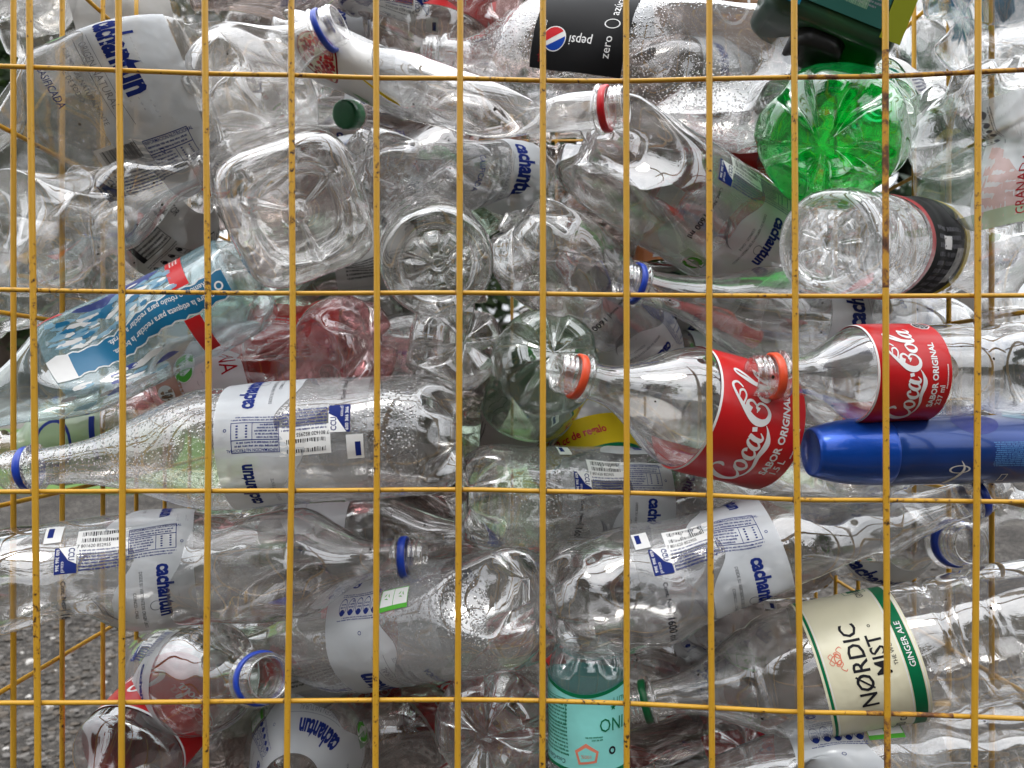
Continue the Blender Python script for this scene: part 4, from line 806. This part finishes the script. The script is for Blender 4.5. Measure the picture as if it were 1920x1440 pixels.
# ---- the heap behind: bottles seen only through the front ones
rh = random.Random(11)
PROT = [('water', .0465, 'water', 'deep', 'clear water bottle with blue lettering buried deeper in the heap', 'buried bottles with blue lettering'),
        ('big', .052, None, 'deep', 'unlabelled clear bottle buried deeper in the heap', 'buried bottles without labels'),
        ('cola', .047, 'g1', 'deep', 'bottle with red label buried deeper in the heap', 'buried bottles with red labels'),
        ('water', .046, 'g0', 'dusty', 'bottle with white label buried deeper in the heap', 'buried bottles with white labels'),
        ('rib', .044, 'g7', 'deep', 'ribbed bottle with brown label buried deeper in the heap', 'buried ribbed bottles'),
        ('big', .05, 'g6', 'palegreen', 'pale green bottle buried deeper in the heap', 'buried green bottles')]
protos = []
def heap(i, pos, yaw, pit):
    k, R, lab, mat, tx, gp = PROT[i]
    if len(protos) <= i or protos[i] is None:
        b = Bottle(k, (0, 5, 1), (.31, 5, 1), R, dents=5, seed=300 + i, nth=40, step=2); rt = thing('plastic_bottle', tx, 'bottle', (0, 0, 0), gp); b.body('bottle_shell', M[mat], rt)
        if lab: b.label(lab, .2, rt, c0=3)
        protos[i] = rt; o = rt
    else:
        o = protos[i].copy(); COL.objects.link(o)
        for ch in protos[i].children: c = ch.copy(); COL.objects.link(c); c.parent = o
    rot = Matrix.Rotation(yaw, 4, 'Z') @ Matrix.Rotation(pit, 4, 'Y') @ Matrix.Rotation(rh.uniform(0, 6.28), 4, 'X')
    o.location = Vector(pos) - rot.to_3x3() @ Vector((.155, 0, 0)); o.rotation_euler = rot.to_euler()
protos.extend([None] * len(PROT))
for li, (y, rows) in enumerate(((.80, 9), (.91, 9), (1.03, 9))):
    for r in range(rows):
        z = CZ - .37 + .76 * (r + .5 * (li % 2) * .5) / (rows - 1)
        for s_ in (-1, 1):
            i = rh.choices(range(6), (5, 4, 2.2, 3, 2, 1))[0]
            yaw = rh.uniform(-.35, .35) + (PI if rh.random() < .5 else 0); x = s_ * rh.uniform(.165, .19)
            if li == 0 and z < CZ - .2 and s_ < 0: x += .03
            heap(i, (x, y + rh.uniform(-.02, .02), z + rh.uniform(-.015, .015)), yaw, rh.uniform(-.25, .25))
#BOTTLES-END
# ------------------------------------------------------------------ the wire cage
def mk_paint():
    m, N, L = newmat('yellow_painted_wire')
    o = N('ShaderNodeOutputMaterial'); p = N('ShaderNodeBsdfPrincipled'); L(p.outputs[0], o.inputs[0]); t = N('ShaderNodeTexCoord')
    n = N('ShaderNodeTexNoise'); n.inputs['Scale'].default_value = 300; n.inputs['Detail'].default_value = 5; n.inputs['Roughness'].default_value = .6
    n2 = N('ShaderNodeTexNoise'); n2.inputs['Scale'].default_value = 9; n2.inputs['Detail'].default_value = 3
    L(t.outputs['Object'], n.inputs['Vector']); L(t.outputs['Object'], n2.inputs['Vector'])
    a = N('ShaderNodeMath'); a.operation = 'MULTIPLY_ADD'; a.inputs[1].default_value = .55; L(n2.outputs[0], a.inputs[0]); L(n.outputs[0], a.inputs[2])
    r = N('ShaderNodeValToRGB'); e = r.color_ramp.elements; e[0].position = .90; e[0].color = (.58, .31, .022, 1); e[1].position = 1.0; e[1].color = (.045, .022, .01, 1)
    x = e.new(.96); x.color = (.34, .16, .015, 1)
    L(a.outputs[0], r.inputs[0]); L(r.outputs[0], p.inputs['Base Color']); p.inputs['Roughness'].default_value = .42
    b = N('ShaderNodeBump'); b.inputs['Strength'].default_value = .4; b.inputs['Distance'].default_value = .0004; L(n.outputs[0], b.inputs['Height']); L(b.outputs[0], p.inputs['Normal'])
    return m
def mk_rust():
    m, N, L = newmat('rusty_yellow_wire')
    o = N('ShaderNodeOutputMaterial'); p = N('ShaderNodeBsdfPrincipled'); L(p.outputs[0], o.inputs[0]); t = N('ShaderNodeTexCoord')
    n = N('ShaderNodeTexNoise'); n.inputs['Scale'].default_value = 55; n.inputs['Detail'].default_value = 9; n.inputs['Roughness'].default_value = .75; L(t.outputs['Object'], n.inputs['Vector'])
    r = N('ShaderNodeValToRGB'); e = r.color_ramp.elements; e[0].position = .36; e[0].color = (.03, .012, .006, 1); e[1].position = .54; e[1].color = (.52, .26, .02, 1)
    x = e.new(.46); x.color = (.16, .06, .018, 1)
    L(n.outputs[0], r.inputs[0]); L(r.outputs[0], p.inputs['Base Color']); p.inputs['Roughness'].default_value = .75
    return m
PAINT, RUST = mk_paint(), mk_rust()
def wire(name, pts, r, mat, parent, n=14, mats=None, split=None):
    pts = [Vector(p) for p in pts]; S = smooth_line([tuple(p) for p in pts], 8); m = len(S); V = []
    for i in range(m):
        t = S[min(i + 1, m - 1)] - S[max(i - 1, 0)]; t /= np.linalg.norm(t); u = np.cross(t, (0, 1, 0) if abs(t[1]) < .8 else (0, 0, 1)); u /= np.linalg.norm(u); v = np.cross(t, u)
        for j in range(n): q = 2 * PI * j / n; V.append(S[i] + r * (u * math.cos(q) + v * math.sin(q)))
    Fc = [(i * n + j, i * n + (j + 1) % n, (i + 1) * n + (j + 1) % n, (i + 1) * n + j) for i in range(m - 1) for j in range(n)]
    Fc += [tuple(range(n - 1, -1, -1)), tuple((m - 1) * n + j for j in range(n))]
    mi = None
    if split: mi = [1 if split(i) else 0 for i in range(m - 1) for j in range(n)] + [0, 0]
    return link_mesh(name, V, Fc, mats or [mat], parent, mi)
cage = thing('wire_cage', 'tall yellow painted wire mesh cage holding the whole heap of bottles', 'wire cage', (0, 0, 0))
DF = .530
VX = [(-110, -102, -98), (55, 64, 71), (222, 230, 228), (384, 391, 386), (546, 549, 538), (705, 707, 704), (863, 861, 858), (1018, 1018, 1017), (1174, 1175, 1175), (1330, 1330, 1335), (1489, 1492, 1502), (1660, 1661, 1664), (1834, 1833, 1827), (2005, 2000, 1995)]
for i, (a, b, c) in enumerate(VX):
    pts = [P(a, -420, DF), P(a, 0, DF), P((a + b) / 2, 360, DF), P(b, 720, DF), P((b + c) / 2, 1080, DF), P(c, 1440, DF), P(c, 1900, DF)]
    sp = None
    if i == 11: sp = lambda k: 9 < k < 20 or k > 37
    wire('vertical_wire', pts, .00212, PAINT, cage, mats=[PAINT, RUST], split=sp)
HY = [[(-130, -262), (600, -250), (1300, -245), (2030, -255)],
      [(-130, 120), (0, 124), (225, 132), (390, 138), (550, 141), (706, 146), (862, 147), (1018, 151), (1174, 152), (1330, 148), (1491, 145), (1660, 143), (1833, 135), (2030, 126)],
      [(-130, 540), (0, 543), (228, 547), (550, 550), (860, 549), (1175, 553), (1490, 555), (1660, 555), (1920, 554), (2030, 553)],
      [(-130, 923), (0, 922), (230, 921), (550, 920), (860, 918), (1018, 921), (1175, 924), (1335, 929), (1495, 937), (1662, 938), (1920, 941), (2030, 942)],
      [(-130, 1319), (0, 1318), (230, 1317), (550, 1314), (860, 1312), (1018, 1314), (1175, 1319), (1335, 1327), (1500, 1335), (1664, 1338), (1830, 1344), (2030, 1352)],
      [(-130, 1700), (960, 1705), (2030, 1720)]]
DH = DF + .0037
for i, row in enumerate(HY):
    sp = None
    if i == 1: sp = lambda k: k > 80
    if i == 4: sp = lambda k: 69 < k < 78
    wire('horizontal_wire', [P(x, y, DH) for x, y in row], .00165, PAINT, cage, mats=[PAINT, RUST], split=sp)
SHADED_GRIME = mk_solid('shaded_grimy_weld', (.40, .21, .03), .6, 0, .5, 400, spots=(.09, .045, .015))  # grime colour also carries the painted dark shading at the wire crossings
for cx in VX:
    for row in HY:
        x = cx[0] if row[0][1] < 300 else cx[1] if row[0][1] < 1000 else cx[2]; yy = float(np.interp(x, [q[0] for q in row], [q[1] for q in row])); c_ = P(x, yy, DF + .0026); V = []
        for i in range(7):
            for j in range(10):
                a, b_ = PI * i / 6, 2 * PI * j / 10; k_ = 1 + .12 * math.sin(3 * b_ + x); V.append(c_ + Vector((.0030 * k_ * math.sin(a) * math.cos(b_), .0014 * math.cos(a), .0026 * k_ * math.sin(a) * math.sin(b_))))
        link_mesh('weld', V, [(i * 10 + j, i * 10 + (j + 1) % 10, (i + 1) * 10 + (j + 1) % 10, (i + 1) * 10 + j) for i in range(6) for j in range(10)], [SHADED_GRIME], cage)
XS = .392
ZT, ZB = CZ + .42, CZ - .45
for sx in (-1, 1):
    ys = [.542, .608, .674, .741, .807, .873, .94, 1.006, 1.072, 1.138] if sx < 0 else [.57, .632, .694, .754, .815, .876, .937, .998, 1.06, 1.138]
    for k, y in enumerate(ys):
        wire('side_wire', [(sx * XS, y, ZB), (sx * XS, y, CZ), (sx * XS, y, ZT)], .0026 if k == 0 and sx < 0 else .0021, PAINT, cage)
    for z in (.36, .206 if sx > 0 else .20, .056, -.0935, -.238, -.39):
        wire('side_wire', [(sx * (XS + .004), .53, CZ + z), (sx * (XS + .004), .83, CZ + z - .002), (sx * (XS + .004), 1.14, CZ + z)], .0019, PAINT, cage)
for i in range(13):
    x = -XS + i * 2 * XS / 12; wire('back_wire', [(x, 1.14, ZB), (x, 1.14, CZ), (x, 1.14, ZT)], .0021, PAINT, cage, n=8)
for z in (.36, .206, .056, -.0935, -.238, -.39): wire('back_wire', [(-XS, 1.1445, CZ + z), (0, 1.1445, CZ + z), (XS, 1.1445, CZ + z)], .0019, PAINT, cage, n=8)
# ------------------------------------------------------------------ ground and surroundings
def gz(x, y): return 0.0 + .055 * max(0, y - .5) if y < 14 else .055 * 13.5 + .02 * (y - 14)
def mk_ground():
    m, N, L = newmat('gravel_ground')
    o = N('ShaderNodeOutputMaterial'); p = N('ShaderNodeBsdfPrincipled'); L(p.outputs[0], o.inputs[0]); t = N('ShaderNodeTexCoord')
    v = N('ShaderNodeTexVoronoi'); v.inputs['Scale'].default_value = 75; v2 = N('ShaderNodeTexVoronoi'); v2.inputs['Scale'].default_value = 200
    n = N('ShaderNodeTexNoise'); n.inputs['Scale'].default_value = 4; n.inputs['Detail'].default_value = 8
    for q in (v, v2, n): L(t.outputs['Object'], q.inputs['Vector'])
    hsv = N('ShaderNodeSeparateColor'); L(v.outputs['Color'], hsv.inputs[0])
    r = N('ShaderNodeValToRGB'); e = r.color_ramp.elements; e[0].color = (.038, .033, .028, 1); e[1].color = (.18, .16, .14, 1); e[1].position = .95; x = e.new(.6); x.color = (.072, .064, .055, 1)
    L(hsv.outputs[0], r.inputs[0])
    r2 = N('ShaderNodeValToRGB'); r2.color_ramp.elements[0].position = .35; r2.color_ramp.elements[1].position = .65; r2.color_ramp.elements[0].color = (.55, .52, .5, 1); r2.color_ramp.elements[1].color = (1.2, 1.2, 1.2, 1); L(n.outputs[0], r2.inputs[0])
    mu = N('ShaderNodeMixRGB'); mu.blend_type = 'MULTIPLY'; mu.inputs[0].default_value = 1; L(r.outputs[0], mu.inputs[1]); L(r2.outputs[0], mu.inputs[2]); L(mu.outputs[0], p.inputs['Base Color'])
    ad = N('ShaderNodeMath'); ad.operation = 'ADD'; L(v.outputs['Distance'], ad.inputs[0]); L(v2.outputs['Distance'], ad.inputs[1])
    b = N('ShaderNodeBump'); b.invert = True; b.inputs['Distance'].default_value = .012; L(ad.outputs[0], b.inputs['Height']); L(b.outputs[0], p.inputs['Normal']); p.inputs['Roughness'].default_value = .9
    return m
def mk_grass():
    m, N, L = newmat('grass'); o = N('ShaderNodeOutputMaterial'); p = N('ShaderNodeBsdfPrincipled'); L(p.outputs[0], o.inputs[0]); t = N('ShaderNodeTexCoord')
    n = N('ShaderNodeTexNoise'); n.inputs['Scale'].default_value = 30; n.inputs['Detail'].default_value = 8; L(t.outputs['Object'], n.inputs['Vector'])
    r = N('ShaderNodeValToRGB'); r.color_ramp.elements[0].color = (.03, .07, .012, 1); r.color_ramp.elements[1].color = (.12, .22, .04, 1); L(n.outputs[0], r.inputs[0]); L(r.outputs[0], p.inputs['Base Color']); p.inputs['Roughness'].default_value = .8
    return m
def struct(o): o['kind'] = 'structure'; return o
ysr = [-60, -20, -6, 0, .5, 2, 4, 6, 9, 14, 30, 80, 200]; xsr = [-150, -40, -12, -5, -2, 0, 2, 5, 12, 40, 150]
gv = [(x, y, gz(x, y) if y > .5 else 0) for y in ysr for x in xsr]; nx = len(xsr)
struct(link_mesh('ground', gv, [(j * nx + i, j * nx + i + 1, (j + 1) * nx + i + 1, (j + 1) * nx + i) for j in range(len(ysr) - 1) for i in range(nx - 1)], [mk_ground()]))
def strip(name, y0, y1, x0, x1, h, mat):
    V = [(x, y, gz(x, y) + h) for y in (y0, y1) for x in (x0, (x0 + x1) / 2, x1)]
    V2 = [(x, y, gz(x, y) - .05) for y in (y0, y1) for x in (x0, (x0 + x1) / 2, x1)]
    Fc = [(0, 1, 4, 3), (1, 2, 5, 4), (6, 7, 1, 0), (7, 8, 2, 1), (3, 4, 10, 9), (4, 5, 11, 10), (0, 3, 9, 6), (5, 2, 8, 11)]
    return struct(link_mesh(name, V + V2, Fc, [mat], smooth=False))
strip('grass_verge', 5.2, 8.8, -60, 2.2, .03, mk_grass())
strip('pavement', 9.3, 12.8, -60, 60, .10, mk_solid('pale_concrete', (.42, .40, .37), .85, 0, .3, 30, vary=.3))
strip('kerb', 9.05, 9.3, -60, 60, .12, mk_solid('kerb_concrete', (.36, .34, .31), .85, 0, .3, 30, vary=.3))
# loose stones on the ground
ico = bmesh.new(); bmesh.ops.create_icosphere(ico, subdivisions=1, radius=1); IV = np.array([v.co[:] for v in ico.verts]); IF = [[v.index for v in f.verts] for f in ico.faces]; ico.free()
rg = np.random.default_rng(3); V = []; Fc = []; MI = []; k = 0
for i in range(5200):
    sd = -1 if i % 3 else 1; y = rg.uniform(.9, 3.6) ; x = sd * rg.uniform(.36, .95) * y * .72 - (0 if sd > 0 else .02)
    s_ = rg.uniform(.003, .011) * (1 + .15 * y); v = IV * s_ * np.array([rg.uniform(.7, 1.3), rg.uniform(.7, 1.3), rg.uniform(.4, .75)]) * (1 + .2 * rg.standard_normal((len(IV), 1)))
    a = rg.uniform(0, 6.28); v = v @ np.array([[math.cos(a), -math.sin(a), 0], [math.sin(a), math.cos(a), 0], [0, 0, 1]])
    V.append(v + np.array([x, y, gz(x, y) + s_ * .2])); Fc += [[q + k for q in f] for f in IF]; MI += [int(rg.choice(4, p=(.38, .34, .24, .04)))] * len(IF); k += len(IV)
st = link_mesh('gravel', np.concatenate(V), Fc, [mk_solid('stone_' + n_, c_, .85) for n_, c_ in (('dark', (.06, .054, .047)), ('brown', (.085, .07, .056)), ('grey', (.13, .12, .11)), ('pale', (.42, .40, .37)))], midx=MI, smooth=False)
st['kind'] = 'stuff'; st['label'] = 'loose grey and brown pebbles lying around the cage'
def mk_leaf(name, c1, c2):
    m, N, L = newmat(name); o = N('ShaderNodeOutputMaterial'); d = N('ShaderNodeBsdfPrincipled'); tl = N('ShaderNodeBsdfTranslucent'); mi = N('ShaderNodeMixShader'); g = N('ShaderNodeNewGeometry')
    r = N('ShaderNodeValToRGB'); r.color_ramp.elements[0].color = (*c1, 1); r.color_ramp.elements[1].color = (*c2, 1); L(g.outputs['Random Per Island'], r.inputs[0]); L(r.outputs[0], d.inputs['Base Color']); L(r.outputs[0], tl.inputs[0]); mi.inputs[0].default_value = .25
    d.inputs['Roughness'].default_value = .55; L(d.outputs[0], mi.inputs[1]); L(tl.outputs[0], mi.inputs[2]); L(mi.outputs[0], o.inputs[0]); return m
LEAF = mk_leaf('dark_leaves', (.012, .03, .008), (.05, .085, .025)); PINE = mk_leaf('conifer_needles', (.01, .022, .012), (.035, .06, .03))
BARK = mk_solid('bark', (.09, .065, .05), .9, 0, .8, 20, vary=.4)
def tree(name, label, x, y, h, rc, seed, leaf=LEAF, size=.12, n=9000, zb=.25, squash=1.0, conifer=False):
    rt = thing(name, label, 'tree', (x, y, gz(x, y)))
    rg = np.random.default_rng(seed); V = []; Fc = []; k = 0
    def limb(p0, p1, r0, r1):
        nonlocal k
        p0, p1 = np.array(p0, float), np.array(p1, float); t = p1 - p0; t /= np.linalg.norm(t); u = np.cross(t, (0.1, 1, 0)); u /= np.linalg.norm(u); w = np.cross(t, u)
        for p_, r_ in ((p0, r0), ((p0 + p1) / 2 + rg.normal(0, r0 * .5, 3), (r0 + r1) / 2), (p1, r1)):
            for j in range(8): V.append(p_ + r_ * (u * math.cos(j * PI / 4) + w * math.sin(j * PI / 4)))
        for i in range(2):
            for j in range(8): Fc.append((k + i * 8 + j, k + i * 8 + (j + 1) % 8, k + (i + 1) * 8 + (j + 1) % 8, k + (i + 1) * 8 + j))
        k += 24
    limb((0, 0, -.1), (0, 0, h * .8), h * .03, h * .012); cl = []
    for i in range(26):
        z = h * (zb + (1 - zb) * rg.random()); a = rg.uniform(0, 6.28)
        q = rc * ((1 - (z / h)) * 1.15 + .05 if conifer else math.sqrt(max(.05, 1 - ((z / h - .6) / .48) ** 2))) * rg.uniform(.45, 1)
        e = (q * math.cos(a), q * math.sin(a), z + (0 if conifer else .1 * h)); limb((0, 0, z * .85), e, h * .010, h * .003); cl.append(e)
    link_mesh('trunk', V, Fc, [BARK], rt)
    C = np.array(cl)[rg.integers(0, len(cl), n)]; t = rg.random((n, 1)); C = C * np.concatenate([t ** .4, t ** .4, np.ones((n, 1))], 1)
    Pn = C + rg.normal(0, 1, (n, 3)) * rc * np.array([.17, .17, .06 if conifer else .14])
    u = rg.normal(0, 1, (n, 3)); u /= np.linalg.norm(u, axis=1, keepdims=True); w = np.cross(u, rg.normal(0, 1, (n, 3))); w /= np.linalg.norm(w, axis=1, keepdims=True)
    sz = size * rg.uniform(.5, 1.3, (n, 1)); Q = np.stack([Pn - u * sz, Pn + w * sz * .4, Pn + u * sz, Pn - w * sz * .4], 1).reshape(-1, 3)
    link_mesh('crown', Q, [(4 * i, 4 * i + 1, 4 * i + 2, 4 * i + 3) for i in range(n)], [leaf], rt, smooth=False)
    return rt
tree('broadleaf_tree', 'dark leafy tree beyond the upper left corner of the cage', -8.2, 12.8, 11, 4.0, 1, size=.17, n=36000, zb=.08)
tree('broadleaf_tree', 'wide leafy tree behind the upper middle of the cage', -2.0, 15.5, 11.0, 4.6, 5, size=.2, n=26000, zb=.08)
tree('broadleaf_tree', 'leafy tree behind the heap, right of the middle', 3.4, 16.0, 9.0, 3.2, 6, size=.2, n=9000, zb=.08)
tree('conifer_tree', 'dark conifer standing against the white sky right of the green bottle base', 7.6, 14.5, 6.6, 2.4, 2, PINE, .2, 9000, .1, conifer=True)
def box(V, Fc, x0, x1, y0, y1, z0, z1):
    k = len(V); V += [(x, y, z) for z in (z0, z1) for y in (y0, y1) for x in (x0, x1)]; Fc += [[k + i for i in f] for f in ((0, 2, 3, 1), (4, 5, 7, 6), (0, 1, 5, 4), (2, 6, 7, 3), (0, 4, 6, 2), (1, 3, 7, 5))]
# trees across the yard, behind the photographer: they and an added leafy screen show as dark shapes in the reflections
hd = thing('added_hedge', 'unseen leafy screen added across the yard to darken reflections in the bottles', 'added_hedge', (0, -6.0, 0))  # out of view, added to darken low reflections in labels and bottles
V, Fc = [], []; box(V, Fc, -16, 16, -.5, .3, 0, 2.2); link_mesh('hedge_core', V, Fc, [mk_solid('hedge_shade', (.012, .02, .008), .9)], hd, smooth=False)  # dark core keeps sky light from leaking through the leaves
n = 26000; Q = rg.uniform((-16.2, -.8, 0), (16.2, .6, 2.6), (n, 3)); u = rg.normal(0, 1, (n, 3)); u /= np.linalg.norm(u, axis=1, keepdims=True); w = np.cross(u, rg.normal(0, 1, (n, 3))); w /= np.linalg.norm(w, axis=1, keepdims=True)
Q = np.stack([Q - u * .11, Q + w * .05, Q + u * .11, Q - w * .05], 1).reshape(-1, 3); link_mesh('foliage', Q, [(4 * i, 4 * i + 1, 4 * i + 2, 4 * i + 3) for i in range(n)], [LEAF], hd, smooth=False)
tree('yard_tree', 'broad tree across the yard mirrored in the bottles', -4.0, -7.0, 7.0, 3.0, 3, size=.25, n=7000)
tree('yard_tree', 'tall tree across the yard mirrored in the bottles', 3.5, -8.5, 8.5, 3.2, 4, size=.3, n=7000)
# wooden post and dark mesh fence at the right
pst = thing('wooden_post', 'weathered grey wooden post standing behind the right side of the cage', 'post', (3.55, 6.0, gz(3.55, 6)))
V, Fc = [], []; box(V, Fc, -.13, .13, -.1, .1, 0, 1.45); link_mesh('post_shaft', V, Fc, [mk_solid('weathered_wood', (.16, .145, .13), .9, 0, .6, 12, vary=.5)], pst, smooth=False)
V, Fc = [], []; box(V, Fc, -.15, .15, -.12, .12, 1.45, 1.50); link_mesh('post_cap', V, Fc, [mk_solid('post_cap_wood', (.13, .12, .105), .9)], pst, smooth=False)
fen = thing('mesh_fence', 'dark green wire mesh fence behind the right side of the cage', 'fence', (5.6, 7.2, gz(5.6, 7.2)))
V, Fc = [], []
for i in range(66): box(V, Fc, -1.9 + i * .06, -1.885 + i * .06, -.006, .006, .3, 1.35)
for i in range(18): box(V, Fc, -1.9, 2.0, .007, .016, .3 + i * .06, .312 + i * .06)
link_mesh('mesh_panel', V, Fc, [mk_solid('dark_green_wire', (.012, .022, .018), .6)], fen, smooth=False)
V, Fc = [], []; box(V, Fc, -1.9, 2.0, .3, .5, 0, 1.3); link_mesh('hedge_behind', V, Fc, [mk_solid('shade_cloth', (.012, .018, .016), .9, 0, .5, 40)], fen, smooth=False)
V, Fc = [], []; box(V, Fc, -1.2, -.7, -.02, .0, 1.1, 1.4); link_mesh('white_plate', V, Fc, [mk_solid('white_board', (.7, .7, .68), .6)], fen, smooth=False)
# low house wall and hedge closing the view at the back
wl = thing('garden_wall', 'low grey wall running far behind the cage', 'wall', (0, 17, gz(0, 17)))
V, Fc = [], []; box(V, Fc, -30, 3.5, 0, .25, 0, 1.5); link_mesh('wall_face', V, Fc, [mk_solid('rendered_wall', (.20, .19, .17), .9, 0, .3, 10, vary=.3)], wl, smooth=False)
V, Fc = [], []; box(V, Fc, -30, 3.5, -.04, .29, 1.5, 1.56); link_mesh('coping', V, Fc, [mk_solid('coping_stone', (.25, .24, .22), .9)], wl, smooth=False)
